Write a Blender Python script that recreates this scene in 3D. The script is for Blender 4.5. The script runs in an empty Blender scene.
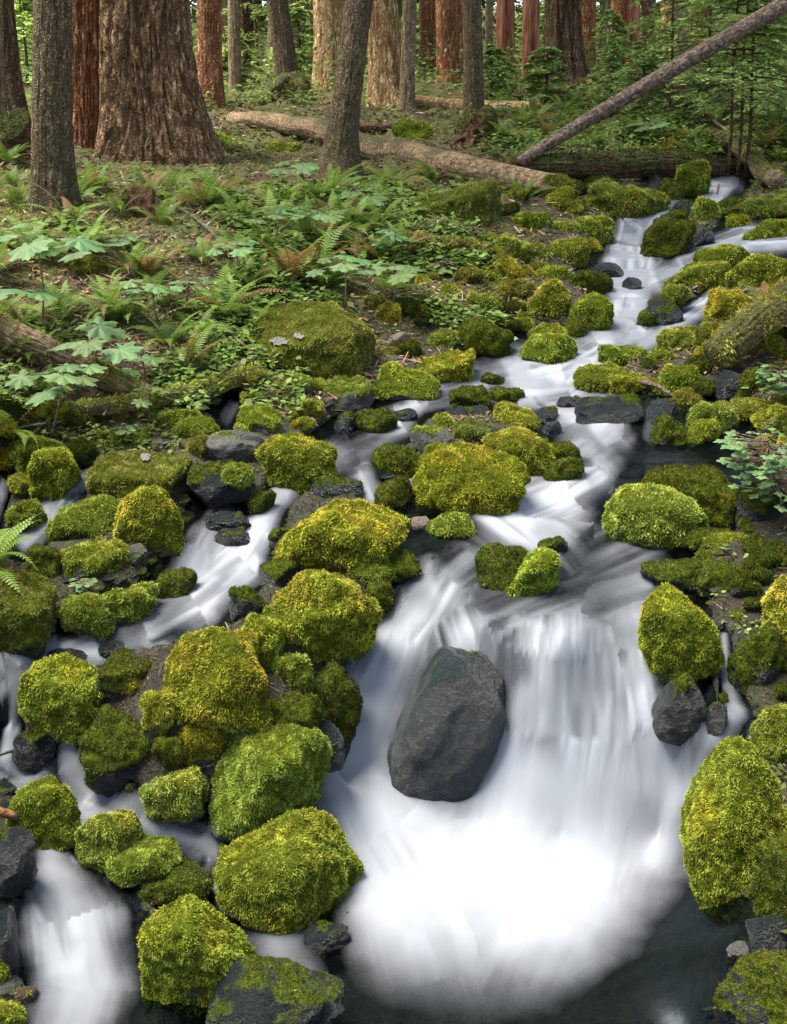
import bpy, bmesh, math
import numpy as np

R = math.radians
rng = np.random.default_rng(7)
SC = bpy.context.scene
COL = SC.collection

# ------------------------------------------------------------------ camera model
CAMZ, PITCH, F, CX, CY = 2.2, R(14), 1100.0, 393.5, 384.0
CAM = np.array([0, 0, CAMZ])
UPV = np.array([0, math.sin(PITCH), math.cos(PITCH)])
FWD = np.array([0, math.cos(PITCH), -math.sin(PITCH)])

def ray(px, py):
    d = np.array([(px - CX) / F, 0, 0]) + UPV * (-(py - CY) / F) + FWD
    return d

def project(P):
    P = np.asarray(P, float) - CAM
    zc = P @ FWD
    zc = np.where(np.abs(zc) < 1e-4, 1e-4, zc)
    return CX + F * P[..., 0] / zc, CY - F * (P @ UPV) / zc, zc

cd = bpy.data.cameras.new('camera')
cam = bpy.data.objects.new('camera', cd)
COL.objects.link(cam)
cam.location = CAM
cam.rotation_euler = (R(90) - PITCH, 0, 0)
cd.sensor_fit = 'VERTICAL'
cd.sensor_height = 36
cd.lens = F * 36 / 1024
cd.shift_y = (CY - 512) / 1024
cd.clip_end = 600
cd.clip_start = 0.05
SC.camera = cam

# ------------------------------------------------------------------ noise
def _hash(ix, iy, iz, seed):
    h = (ix * 374761393 + iy * 668265263 + iz * 2147483647 + seed * 144665) & 0xFFFFFFFF
    h = ((h ^ (h >> 13)) * 1274126177) & 0xFFFFFFFF
    h = ((h ^ (h >> 16)) * 2246822519) & 0xFFFFFFFF
    return ((h ^ (h >> 15)) & 0xFFFFFF) / float(0xFFFFFF)

def vnoise(P, seed=0):
    P = np.asarray(P, float)
    I = np.floor(P).astype(np.int64)
    f = P - I
    u = f * f * f * (f * (f * 6 - 15) + 10)
    out = 0
    for dx in (0, 1):
        wx = u[:, 0] if dx else 1 - u[:, 0]
        for dy in (0, 1):
            wy = u[:, 1] if dy else 1 - u[:, 1]
            for dz in (0, 1):
                wz = u[:, 2] if dz else 1 - u[:, 2]
                out = out + wx * wy * wz * _hash(I[:, 0] + dx, I[:, 1] + dy, I[:, 2] + dz, seed)
    return out

def fbm(P, oct=4, seed=0, gain=0.5):
    P = np.asarray(P, float)
    a, s, t = 1.0, 0.0, 0.0
    for k in range(oct):
        s = s + a * vnoise(P * 2 ** k + 17.3 * k, seed + k * 31)
        t += a
        a *= gain
    return s / t

def smooth(a, b, x):
    t = np.clip((x - a) / (b - a), 0, 1)
    return t * t * (3 - 2 * t)

# ------------------------------------------------------------------ mesh helpers
def new_mesh(name, V, Fc, mat=None, cols=None, attrs=None, shade=True):
    """Fc: one (n,k) array or a list of such arrays."""
    me = bpy.data.meshes.new(name)
    V = np.ascontiguousarray(V, np.float32)
    Fl = [Fc] if isinstance(Fc, np.ndarray) else list(Fc)
    Fl = [f for f in Fl if len(f)]
    me.vertices.add(len(V))
    me.vertices.foreach_set('co', V.ravel())
    nl = sum(f.size for f in Fl)
    npoly = sum(len(f) for f in Fl)
    if npoly:
        me.loops.add(nl)
        me.polygons.add(npoly)
        me.loops.foreach_set('vertex_index', np.concatenate([f.ravel() for f in Fl]).astype(np.int32))
        cnt = np.concatenate([np.full(len(f), f.shape[1]) for f in Fl])
        st = np.concatenate([[0], np.cumsum(cnt)[:-1]]).astype(np.int32)
        me.polygons.foreach_set('loop_start', st)
        if shade:
            me.polygons.foreach_set('use_smooth', np.ones(npoly, bool))
    if cols is not None:
        c = np.ones((len(V), 4), np.float32)
        c[:, :3] = cols
        me.attributes.new('col', 'FLOAT_COLOR', 'POINT').data.foreach_set('color', c.ravel())
    for k, v in (attrs or {}).items():
        me.attributes.new(k, 'FLOAT', 'POINT').data.foreach_set('value', np.asarray(v, np.float32))
    me.update(calc_edges=True)
    for m in (mat if isinstance(mat, (list, tuple)) else [mat]):
        if m:
            me.materials.append(m)
    return me

def obj(name, me, parent=None, loc=None):
    o = bpy.data.objects.new(name, me)
    COL.objects.link(o)
    if parent is not None:
        o.parent = parent
    if loc is not None:
        o.location = loc
    return o

USED_LABELS = {}
def tag(o, label, cat, group=None, kind=None):
    if label:
        o['label'] = label
    if cat:
        o['category'] = cat
    if group:
        o['group'] = group
    if kind:
        o['kind'] = kind
    return o

_ico = {}
def ico(level):
    if level not in _ico:
        bm = bmesh.new()
        bmesh.ops.create_icosphere(bm, subdivisions=level, radius=1)
        V = np.array([v.co[:] for v in bm.verts])
        bm.faces.ensure_lookup_table()
        Fc = np.array([[v.index for v in f.verts] for f in bm.faces])
        bm.free()
        _ico[level] = (V, Fc)
    V, Fc = _ico[level]
    return V.copy(), Fc

def vnormals(V, Fc):
    a, b, c = V[Fc[:, 0]], V[Fc[:, 1]], V[Fc[:, 2]]
    n = np.cross(b - a, c - a)
    N = np.zeros_like(V)
    for k in range(3):
        np.add.at(N, Fc[:, k], n)
    if Fc.shape[1] == 4:
        np.add.at(N, Fc[:, 3], n)
    return N / np.maximum(np.linalg.norm(N, axis=1, keepdims=True), 1e-9)

def unit(v):
    v = np.asarray(v, float)
    return v / np.maximum(np.linalg.norm(v, axis=-1, keepdims=True), 1e-9)

def grid_faces(nu, nv, wrap=False):
    """grid of nu columns, nv rows; index = r*nu + c"""
    r, c = np.meshgrid(np.arange(nv - 1), np.arange(nu if wrap else nu - 1), indexing='ij')
    c2 = (c + 1) % nu
    return np.stack([r * nu + c, r * nu + c2, (r + 1) * nu + c2, (r + 1) * nu + c], -1).reshape(-1, 4)

def sweep(path, radii, nseg=10, cap=True, ridge=None):
    """tube along path; ridge(ang, s)-> radius factor. returns V, [quads, tris], U(ang), S(len)"""
    path = np.asarray(path, float)
    n = len(path)
    radii = np.broadcast_to(np.asarray(radii, float), (n,))
    tan = unit(np.gradient(path, axis=0))
    ref = np.array([0, 0, 1.0]) if abs(tan[0, 2]) < 0.9 else np.array([1.0, 0, 0])
    nor = []
    prev = unit(ref - tan[0] * (ref @ tan[0]))
    for k in range(n):
        prev = unit(prev - tan[k] * (prev @ tan[k]))
        nor.append(prev)
    nor = np.array(nor)
    bi = np.cross(tan, nor)
    a = np.arange(nseg) / nseg * 2 * np.pi
    s = np.concatenate([[0], np.cumsum(np.linalg.norm(np.diff(path, axis=0), axis=1))])
    A, S = np.meshgrid(a, s)
    rr = radii[:, None] * np.ones_like(A)
    if ridge is not None:
        rr = rr * ridge(A.ravel(), S.ravel(), rr.ravel()).reshape(A.shape)
    V = path[:, None, :] + rr[..., None] * (np.cos(A)[..., None] * nor[:, None, :] + np.sin(A)[..., None] * bi[:, None, :])
    V = V.reshape(-1, 3)
    quads = grid_faces(nseg, n, wrap=True)
    tris = np.zeros((0, 3), int)
    if cap:
        i0, i1 = len(V), len(V) + 1
        V = np.vstack([V, path[0], path[-1]])
        k = np.arange(nseg)
        tris = np.vstack([np.stack([(k + 1) % nseg, k, np.full(nseg, i0)], -1),
                          np.stack([(n - 1) * nseg + k, (n - 1) * nseg + (k + 1) % nseg, np.full(nseg, i1)], -1)])
    return V, [quads, tris]

def tri_of(Fl):
    out = []
    for f in ([Fl] if isinstance(Fl, np.ndarray) else Fl):
        if len(f) == 0:
            continue
        if f.shape[1] == 4:
            out += [f[:, [0, 1, 2]], f[:, [0, 2, 3]]]
        else:
            out.append(f)
    return np.vstack(out)

def join(parts):
    Vs, Fs, off = [], [], 0
    for V, Fl in parts:
        for f in ([Fl] if isinstance(Fl, np.ndarray) else Fl):
            if len(f):
                Fs.append(f + off)
        Vs.append(V)
        off += len(V)
    by = {}
    for f in Fs:
        by.setdefault(f.shape[1], []).append(f)
    return np.vstack(Vs), [np.vstack(v) for v in by.values()]

# ------------------------------------------------------------------ materials
def mat(name):
    m = bpy.data.materials.new(name)
    m.use_nodes = True
    nt = m.node_tree
    nt.nodes.clear()
    return m, nt

class NT:
    def __init__(self, nt):
        self.nt = nt
    def __call__(self, typ, **kw):
        n = self.nt.nodes.new(typ)
        ins = kw.pop('i', {})
        for k, v in kw.items():
            setattr(n, k, v)
        for k, v in ins.items():
            if isinstance(v, bpy.types.NodeSocket):
                self.nt.links.new(v, n.inputs[k])
            else:
                n.inputs[k].default_value = v
        return n
    def noise(self, vec, scale, detail=4, rough=0.55):
        return self('ShaderNodeTexNoise', i={'Vector': vec, 'Scale': scale, 'Detail': detail, 'Roughness': rough}).outputs['Fac']
    def ramp(self, fac, stops):
        n = self('ShaderNodeValToRGB', i={'Fac': fac})
        el = n.color_ramp.elements
        while len(el) < len(stops):
            el.new(0.5)
        for e, (p, c) in zip(el, stops):
            e.position = p
            e.color = (*c, 1) if len(c) == 3 else c
        return n.outputs['Color']
    def mix(self, fac, a, b):
        n = self('ShaderNodeMix', data_type='RGBA')
        for k, v in ((0, fac), (6, a), (7, b)):
            if isinstance(v, bpy.types.NodeSocket):
                self.nt.links.new(v, n.inputs[k])
            else:
                n.inputs[k].default_value = (*v, 1) if isinstance(v, (tuple, list)) and len(v) == 3 else v
        return n.outputs[2]
    def math(self, op, a, b=0.0, clamp=False):
        n = self('ShaderNodeMath', operation=op, use_clamp=clamp)
        for k, v in ((0, a), (1, b)):
            if isinstance(v, bpy.types.NodeSocket):
                self.nt.links.new(v, n.inputs[k])
            else:
                n.inputs[k].default_value = v
        return n.outputs[0]
    def attr(self, name):
        return self('ShaderNodeAttribute', attribute_name=name)
    def bump(self, h, strength=0.5, dist=0.01):
        return self('ShaderNodeBump', i={'Height': h, 'Strength': strength, 'Distance': dist}).outputs['Normal']
    def out(self, sh):
        self.nt.links.new(sh, self('ShaderNodeOutputMaterial').inputs['Surface'])

def leaf_material(name, rough=0.6, transl=0.35, spec=0.3, tint=(1, 1, 1)):
    m, nt = mat(name)
    N = NT(nt)
    c = N.attr('col').outputs['Color']
    if tint != (1, 1, 1):
        n = N('ShaderNodeMix', data_type='RGBA', blend_type='MULTIPLY')
        n.inputs[0].default_value = 1
        nt.links.new(c, n.inputs[6])
        n.inputs[7].default_value = (*tint, 1)
        c = n.outputs[2]
    p = N('ShaderNodeBsdfPrincipled', i={'Base Color': c, 'Roughness': rough, 'Specular IOR Level': spec})
    t = N('ShaderNodeBsdfTranslucent', i={'Color': c})
    mx = N('ShaderNodeMixShader', i={0: transl, 1: p.outputs[0], 2: t.outputs[0]})
    N.out(mx.outputs[0])
    return m

M_MOSS = leaf_material('moss_fronds', 0.9, 0.35, 0.02)
M_LEAF = leaf_material('green_leaf', 0.55, 0.4, 0.22)
M_NEEDLE = leaf_material('conifer_needles', 0.55, 0.3, 0.3)
M_LITTER = leaf_material('fallen_litter', 0.8, 0.1, 0.2)

def stone_material(name, dark, light, wetrough, dryrough, bstr=1.0):
    m, nt = mat(name)
    N = NT(nt)
    co = N('ShaderNodeNewGeometry').outputs['Position']
    n1 = N.noise(co, 7, 6, 0.65)
    n2 = N.noise(co, 60, 5, 0.75)
    n3 = N.noise(co, 200, 3, 0.6)
    n4 = N.noise(co, 16, 5, 0.7)
    mid = tuple((a + b) / 2 for a, b in zip(dark, light))
    base = N.ramp(N.math('ADD', N.math('MULTIPLY', n1, .65), N.math('MULTIPLY', n2, .35)), [(.36, dark), (.52, mid), (.64, light)])
    base = N.mix(N.math('MULTIPLY', N('ShaderNodeMapRange', i={'Value': n4, 'From Min': .5, 'From Max': .68}).outputs[0], .6), base, tuple(x * y for x, y in zip(mid, (.75, 1.05, .55))))
    base = N.mix(N.math('MULTIPLY', N.math('GREATER_THAN', n3, 0.64), 0.45), base, tuple(min(1, 2.8 * x + .02) for x in light))
    olive = N.ramp(n2, [(0.35, (0.03, 0.042, 0.005)), (0.55, (0.10, 0.125, 0.012)), (0.72, (0.17, 0.17, 0.022))])
    ma = N.attr('moss').outputs['Fac']
    base = N.mix(ma, base, olive)
    wet = N.attr('wet').outputs['Fac']
    rgh = N('ShaderNodeMapRange', i={'Value': wet, 'To Min': dryrough, 'To Max': wetrough}).outputs[0]
    rgh = N.math('MAXIMUM', rgh, N.math('MULTIPLY', ma, .95))
    rgh = N.math('ADD', rgh, N.math('MULTIPLY', n1, .15))
    h = N.math('ADD', N.math('ADD', N.math('MULTIPLY', n2, 1.3), N.math('MULTIPLY', n3, 0.8)), N.math('MULTIPLY', n4, 2.0))
    b = N.bump(h, bstr, 0.025)
    spec = N('ShaderNodeMapRange', i={'Value': ma, 'To Min': .5, 'To Max': .0}).outputs[0]
    p = N('ShaderNodeBsdfPrincipled', i={'Base Color': base, 'Roughness': rgh, 'Normal': b, 'Specular IOR Level': spec})
    N.out(p.outputs[0])
    return m

M_STONE_WET = stone_material('wet_basalt', (0.006, 0.008, 0.009), (0.030, 0.038, 0.040), 0.16, 0.6)
M_STONE_TEAL = stone_material('wet_teal_boulder', (0.006, 0.010, 0.011), (0.026, 0.036, 0.038), 0.17, 0.5, .75)
M_STONE_DRY = stone_material('grey_stone', (0.035, 0.034, 0.03), (0.13, 0.125, 0.115), 0.25, 0.85)
M_LICHEN = stone_material('pale_lichen', (.16, .16, .14), (.30, .30, .27), .8, .9)
M_STONE_PINK = stone_material('reddish_stone', (0.10, 0.07, 0.06), (0.26, 0.19, 0.16), 0.25, 0.7)
M_STONE_BROWN = stone_material('brown_stone', (0.05, 0.03, 0.018), (0.15, 0.09, 0.05), 0.22, 0.7)

def bark_material(name, c0, c1, c2, moss=0.0, scale=1.0, zs=0.22, plate=0.0):
    if plate:
        c0, c1, c2 = [tuple(min(.85, x * k) for x, k in zip(c, (2.5, 1.8, 1.25) if any(w in name for w in ('red_', 'orange', 'rusty')) else (2.05, 1.75, 1.4))) for c in (c0, c1, c2)]
    m, nt = mat(name)
    N = NT(nt)
    tc = N('ShaderNodeTexCoord').outputs['Object']
    mp = N('ShaderNodeMapping', i={'Vector': tc, 'Scale': (1, 1, zs)}).outputs[0]
    n1 = N.noise(mp, 16 * scale, 5, 0.65)
    n2 = N.noise(mp, 60 * scale, 4, 0.7)
    n3 = N.noise(tc, 2.2, 3, 0.5)
    f = N.math('ADD', N.math('MULTIPLY', n1, 0.7), N.math('MULTIPLY', n2, 0.4))
    col = N.ramp(f, [(0.45, c0), (0.55, c1), (0.66, c2)])
    gr = N.attr('groove').outputs['Fac']
    col = N.mix(N.math('MULTIPLY', gr, .7), col, tuple(x * .7 for x in c0))
    mc = N.ramp(n2, [(0.3, (0.045, 0.05, 0.015)), (0.7, (0.14, 0.14, 0.045))])
    ms = N.math('MULTIPLY', N('ShaderNodeMapRange', i={'Value': n3, 'From Min': 0.42, 'From Max': 0.62}).outputs[0], moss, True)
    mv = N.attr('moss').outputs['Fac']
    col = N.mix(N.math('MAXIMUM', ms, mv), col, mc)
    hgt = f
    if plate:
        wob = N('ShaderNodeVectorMath', operation='MULTIPLY_ADD', i={0: N('ShaderNodeTexNoise', i={'Vector': tc, 'Scale': 7, 'Detail': 4, 'Roughness': .65}).outputs['Color'], 1: (.22, .22, .5), 2: tc}).outputs[0]
        mp2 = N('ShaderNodeMapping', i={'Vector': wob, 'Scale': (1, 1, .20)}).outputs[0]
        vo = N('ShaderNodeTexVoronoi', feature='DISTANCE_TO_EDGE', i={'Vector': mp2, 'Scale': plate}).outputs['Distance']
        cr = N('ShaderNodeMapRange', interpolation_type='SMOOTHSTEP', i={'Value': vo, 'From Min': .0, 'From Max': .30}).outputs[0]
        vc = N('ShaderNodeTexVoronoi', feature='F1', i={'Vector': mp2, 'Scale': plate}).outputs['Color']
        vs = N('ShaderNodeSeparateColor', i={0: vc}).outputs[0]
        col = N.mix(N.math('MULTIPLY', vs, .28), col, tuple(min(1, x * 1.25) for x in c2))
        cr2 = N('ShaderNodeMapRange', i={'Value': N.math('ADD', cr, N.math('MULTIPLY', N.math('SUBTRACT', n2, .5), 1.3)), 'To Min': .25, 'To Max': 1.0}).outputs[0]
        col = N.mix(cr2, tuple(x * .6 for x in c0), col)
        hgt = N.math('ADD', N.math('MULTIPLY', cr, .7), N.math('MULTIPLY', f, 1.2))
    b = N.bump(hgt, 1.0, 0.08)
    p = N('ShaderNodeBsdfPrincipled', i={'Base Color': col, 'Roughness': 0.85, 'Normal': b, 'Specular IOR Level': 0.25})
    N.out(p.outputs[0])
    return m

B_BIG = bark_material('furrowed_grey_brown_bark', (0.07, 0.04, 0.022), (0.24, 0.155, 0.09), (0.42, 0.29, 0.18), 0.22, 1.1, .4, plate=15)
B_RED = bark_material('red_brown_bark', (0.08, 0.036, 0.02), (0.24, 0.12, 0.07), (0.42, 0.25, 0.16), 0.08, 0.9, .3, plate=17)
B_ORANGE = bark_material('sun_toned_orange_bark', (0.20, 0.10, 0.05), (0.52, 0.32, 0.19), (0.76, 0.56, 0.37), 0.0, 0.9, .3, plate=13)  # orange lightened so the colour stands in for sun on the far trunks
B_RUST = bark_material('rusty_cedar_bark', (0.10, 0.03, 0.015), (0.28, 0.09, 0.04), (0.42, 0.2, 0.11), 0.03, 0.6, 0.08)
B_GREY = bark_material('grey_green_bark', (0.05, 0.038, 0.024), (0.155, 0.125, 0.08), (0.33, 0.28, 0.20), 0.25, 2.0, 0.45, plate=42)
B_DARK = bark_material('dark_bark', (0.035, 0.022, 0.013), (0.11, 0.072, 0.046), (0.21, 0.145, 0.10), 0.15, 1.0, plate=20)
B_PALE = bark_material('pale_grey_bark', (0.13, 0.09, 0.06), (0.33, 0.255, 0.175), (0.52, 0.43, 0.31), 0.1, 1.2, .35, plate=34)
B_LOG = bark_material('bare_fallen_wood', (0.12, 0.07, 0.035), (0.33, 0.21, 0.115), (0.50, 0.36, 0.22), 0.3, 1.4, 1.0)
B_TAN = bark_material('peeling_tan_wood', (0.16, 0.09, 0.05), (0.36, 0.24, 0.14), (0.52, 0.40, 0.26), 0.1, 1.4, 1.0)
B_SNAG = bark_material('weathered_purple_grey_bark', (0.08, 0.048, 0.032), (0.20, 0.135, 0.095), (0.44, 0.33, 0.25), 0.0, 1.6, 1.0)
B_ROT = bark_material('rotten_red_wood', (0.03, 0.015, 0.008), (0.13, 0.055, 0.03), (0.26, 0.13, 0.07), 0.2, 1.2, 1.0)
B_TWIG = bark_material('bare_twig_wood', (0.10, 0.06, 0.04), (0.24, 0.17, 0.12), (0.4, 0.32, 0.25), 0.0, 3.0, 1.0)
B_ORTWIG = bark_material('orange_stick_wood', (0.18, 0.06, 0.02), (0.36, 0.15, 0.06), (0.5, 0.27, 0.13), 0.0, 3.0, 1.0)
# ------------------------------------------------------------------ terrain control points: (px, py, z) or (px, py, None, dist)
CP = [
 (-100,1024,.05),(100,1060,0),(400,1060,0),(700,1060,0),(400,930,0),(560,930,0),(660,930,0),(300,990,0),(180,1000,0),
 (790,1010,.28),(765,920,.25),(740,760,.32),(700,860,.04),(0,990,.03),(10,900,.1),(80,1000,0),(210,880,.02),
 (400,830,0),(560,840,.0),(660,830,.03),(345,785,.04),(310,850,.02),
 (430,600,.52),(390,680,.33),(480,640,.50),(560,650,.52),(640,630,.53),(600,720,.32),(660,720,.35),(470,780,.06),(690,720,.4),
 (500,580,.57),(600,585,.57),(420,545,.61),(560,520,.61),(640,560,.59),(600,450,.69),(500,470,.69),(560,400,.73),(520,380,.77),
 (620,340,.86),(640,270,1.05),(632,228,1.22),(632,245,1.12),(730,190,1.40),(700,215,1.32),(640,215,1.27),(760,240,1.24),(690,260,1.12),
 (600,178,1.5),(650,165,1.6),(560,185,1.48),(720,330,.95),(690,350,.86),
 (315,392,.76),(100,430,.82),(0,440,.86),(100,330,1.1),(0,330,1.15),(200,300,1.12),(100,250,1.36),(0,250,1.42),(250,230,1.38),(60,208,1.52),
 (150,158,1.66),(340,178,1.57),(450,240,1.27),(400,180,1.57),(480,150,1.72),(540,160,1.62),(400,320,.98),(500,330,.9),(540,270,1.08),(460,290,1.06),(560,225,1.26),(350,270,1.15),
 (315,100,None,20),(390,117,None,18),(450,105,None,20.5),(600,100,None,20),(700,122,None,17),(530,95,None,21),(20,130,None,14.5),(0,100,None,18),
 (90,138,None,14.5),(240,102,None,18),(780,150,None,14.5),
 (100,62,None,34),(400,66,None,34),(700,62,None,34),(250,42,None,60),(550,42,None,60),(-300,60,None,34),(1100,60,None,34),(-200,44,None,60),(1000,44,None,60),
 (790,330,1.02),(790,240,1.25),(790,430,.77),(790,520,.72),(790,620,.58),(740,690,.43),(750,560,.63),(700,560,.60),(700,440,.73),(790,180,1.42),
 (150,635,.50),(280,490,.66),(230,580,.52),(100,645,.46),(20,675,.43),(-30,680,.42),(30,760,.2),(110,800,.13),(70,870,.05),(80,950,0),(-20,760,.2),
 (60,485,.73),(35,540,.58),(5,470,.74),(0,530,.6),(200,800,.16),(230,700,.40),(300,640,.49),(320,540,.59),(150,720,.38),(210,870,.04),(300,720,.36),
 (400,470,.68),(350,440,.70),(430,430,.715),(250,450,.73),(180,450,.76),(100,560,.57),(30,600,.55),(170,540,.60),(50,640,.48),
 (-400,500,1.15),(-400,300,1.7),(-400,180,2.0),(-300,130,None,14),(1200,500,.95),(1200,300,1.3),(1200,170,1.75),(1100,130,None,14),(1100,800,.5),(-300,850,.4),(1000,1000,.36),(-300,1000,.3),
]
def _cp(c):
    d = ray(c[0], c[1])
    if c[2] is None:
        return CAM + d * (c[3] / math.hypot(d[0], d[1]))
    return CAM + d * ((c[2] - CAMZ) / d[2])
CPW = np.array([_cp(c) for c in CP] + [(0, .9, 0), (-1.2, .8, .1), (1.2, .8, .2), (-3, 1, 1), (3, 1, 1), (0, 140, 14), (-90, 110, 14), (90, 110, 14)], float)

def warp(x, y):
    return np.stack([np.arctan2(x, np.maximum(y, .3)), np.log(np.maximum(np.hypot(x, y), .6))], -1)
_W = warp(CPW[:, 0], CPW[:, 1])
_K = np.linalg.norm(_W[:, None] - _W[None], axis=-1)
_n = len(_W)
_A = np.zeros((_n + 3, _n + 3))
_A[:_n, :_n] = _K + np.eye(_n) * 0.004
_A[:_n, _n] = _A[_n, :_n] = 1
_A[:_n, _n + 1:] = _W
_A[_n + 1:, :_n] = _W.T
_sol = np.linalg.solve(_A, np.concatenate([CPW[:, 2], [0, 0, 0]]))

def S(x, y):
    x = np.atleast_1d(np.asarray(x, float)); y = np.atleast_1d(np.asarray(y, float))
    sh = x.shape
    w = warp(x.ravel(), y.ravel())
    out = np.empty(len(w))
    for k in range(0, len(w), 20000):
        ww = w[k:k + 20000]
        D = np.sqrt(((ww[:, None] - _W[None]) ** 2).sum(-1))
        out[k:k + 20000] = D @ _sol[:_n] + _sol[_n] + ww @ _sol[_n + 1:]
    return out.reshape(sh)

_T = np.exp(np.linspace(np.log(1.3), np.log(110), 420))
def hit(px, py, dz=0.0):
    """first point where the view ray meets the land surface (+dz)"""
    d = ray(px, py)
    P = CAM + d * _T[:, None]
    g = P[:, 2] - (S(P[:, 0], P[:, 1]) + dz)
    k = np.argmax(g < 0) if (g < 0).any() else len(g) - 1
    if k == 0:
        return P[0]
    a = g[k - 1] / (g[k - 1] - g[k] + 1e-9)
    return P[k - 1] + (P[k] - P[k - 1]) * a

# ------------------------------------------------------------------ the stream: (px, py, half width px, foam)
STROKES = [
 # main falls
 [(492,556,24,.05),(465,568,28,.3),(436,590,36,.8),(398,650,40,1),(372,710,42,1),(352,770,48,1),(385,840,75,1),(420,900,85,.9),(435,945,95,.4),(445,985,110,.08)],
 [(560,640,60,.05),(560,662,86,.6),(560,700,110,.95),(560,760,130,1),(548,830,145,1),(530,880,130,.85),(500,920,115,.4),(480,960,110,.08)],
 [(650,590,36,.1),(640,622,40,.6),(648,665,45,.9),(658,730,48,.9),(664,800,40,.85),(645,850,50,.4),(630,890,60,.05)],
 [(455,640,45,.9),(470,690,40,.95)],
 [(470,900,190,0),(520,980,200,0),(400,1040,220,0)],
 [(722,640,7,.55),(729,690,8,.6),(736,716,14,.6),(708,745,26,.45),(692,800,20,.45)],
 # upper cascade
 [(735,172,18,.1),(726,180,20,.75),(715,196,18,.8),(705,212,10,.3)],
 [(676,206,14,.4),(650,214,18,.8),(634,224,22,.85),(628,252,23,.95),(630,274,38,.95),(632,300,25,.95),(628,325,26,1),(602,352,24,1),(562,374,38,1),(520,382,38,.95),(470,388,26,.5),(430,398,20,.4)],
 [(800,238,20,.85),(745,240,22,.85),(705,256,14,.7),(682,272,14,.85),(655,284,22,.9)],
 [(722,288,8,.7),(702,310,13,.8),(676,330,14,.8),(645,346,14,.85)],
 # middle pools and falls
 [(525,388,26,.5),(536,402,11,.35),(558,417,20,.6),(600,430,40,.95),(588,441,48,.6),(600,452,55,.0)],
 [(616,464,12,.1),(598,480,20,.7),(560,502,44,.95),(512,520,58,.95),(545,542,56,.5),(560,562,50,.05)],
 [(610,455,60,0),(590,470,60,0)],
 [(640,590,40,.25),(600,600,60,.12)],
 [(700,470,60,.05),(620,470,60,.05)],
 [(655,415,12,.5),(652,440,10,.3)],
 [(440,392,16,.45),(415,407,14,.6),(400,424,20,.6),(365,440,30,.15),(335,458,24,.2),(306,470,18,.85),(280,500,14,.9),(258,535,17,.92),(240,566,27,.95),(192,602,34,.95),(150,622,26,.6),(100,640,26,.5),(60,655,24,.55),(10,678,28,.5),(-60,690,30,.5)],
 [(352,480,12,.2),(366,478,14,.7),(374,500,13,.6)],
 [(412,462,6,.6),(408,492,7,.6)],
 [(400,520,30,.0),(450,545,60,.0),(520,570,90,.05),(600,585,95,.02),(640,560,60,.2),(500,620,60,.1)],
 [(225,520,30,.15),(212,545,30,.4),(200,566,32,.75),(190,592,36,.85)],
 [(90,478,10,.5),(66,495,17,.8),(46,520,18,.8),(25,542,20,.4)],
 [(8,468,9,.6),(-2,500,9,.7),(-10,530,9,.6)],
 [(12,690,12,.3),(12,735,10,.7),(10,765,16,.7),(40,790,20,.3)],
 [(64,735,10,.7),(72,775,14,.85),(92,805,32,.95),(130,818,26,.45),(215,850,26,.3)],
 [(70,820,18,.4),(52,850,20,.75),(55,885,36,.75),(75,930,58,.8),(85,990,56,.75),(70,1040,60,.6)],
 [(215,855,20,.3),(200,880,30,.1),(280,940,36,.25),(285,985,50,.2),(300,1030,60,.05)],
 [(230,420,20,.2),(235,410,14,.3)],
 [(170,420,8,.4),(172,428,8,.5)],
]
_SEG = []
for si, st in enumerate(STROKES):
    s0 = si * 7.3
    for a, b in zip(st[:-1], st[1:]):
        L = math.hypot(b[0] - a[0], b[1] - a[1])
        _SEG.append((a, b, s0, L))
        s0 += L / 150.0

def stream(px, py, dist):
    """mask, foam, s (along, m), t (across, m) for points of the land surface seen at px,py"""
    n = len(px)
    mask = np.zeros(n); foam = np.zeros(n); bw = np.full(n, -1.0); ss = np.zeros(n); tt = np.zeros(n)
    emin = np.full(n, 9.0)
    wob = (fbm(np.stack([px / 28, py / 20, px * 0], -1), 3, 5) - .5) * .5
    for a, b, s0, L in _SEG:
        dx, dy = (b[0] - a[0]) / L, (b[1] - a[1]) / L
        q = ((px - a[0]) * dx + (py - a[1]) * dy) / L
        qc = np.clip(q, 0, 1)
        hw = a[2] + (b[2] - a[2]) * qc
        ex, ey = px - a[0] - dx * L * qc, py - a[1] - dy * L * qc
        cr = ex * -dy + ey * dx
        e = np.hypot(cr, (q - qc) * L * 1.35) / hw
        emin = np.minimum(emin, e)
        mask = np.maximum(mask, smooth(1.5, 0.95, np.hypot(cr, (q - qc) * L * 1.1) / hw + wob))
        f = (a[3] + (b[3] - a[3]) * qc) * smooth(1.15, 0.0, e + wob * .9 * np.clip(22 / hw, .25, 1))
        foam = foam + f * (1 - foam) * (1.0 - .45 * np.minimum(foam * f * 2, 1))
        w = np.exp(-e * e * 2) * (.2 + a[3])
        up = w > bw
        bw = np.where(up, w, bw)
        ss = np.where(up, s0 + q * L / 150.0, ss)
        tt = np.where(up, cr / hw * 0.5 + s0, tt)
        tt = np.where(up, cr / F * dist * 1.0 + s0, tt)
    return mask, np.clip(foam, 0, 1), ss, tt, smooth(4.5, 1.6, emin)

def polar_grid(th, ld):
    TH, D = np.meshgrid(th, ld)
    return (np.sin(TH) * D).ravel(), (np.cos(TH) * D).ravel()

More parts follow.
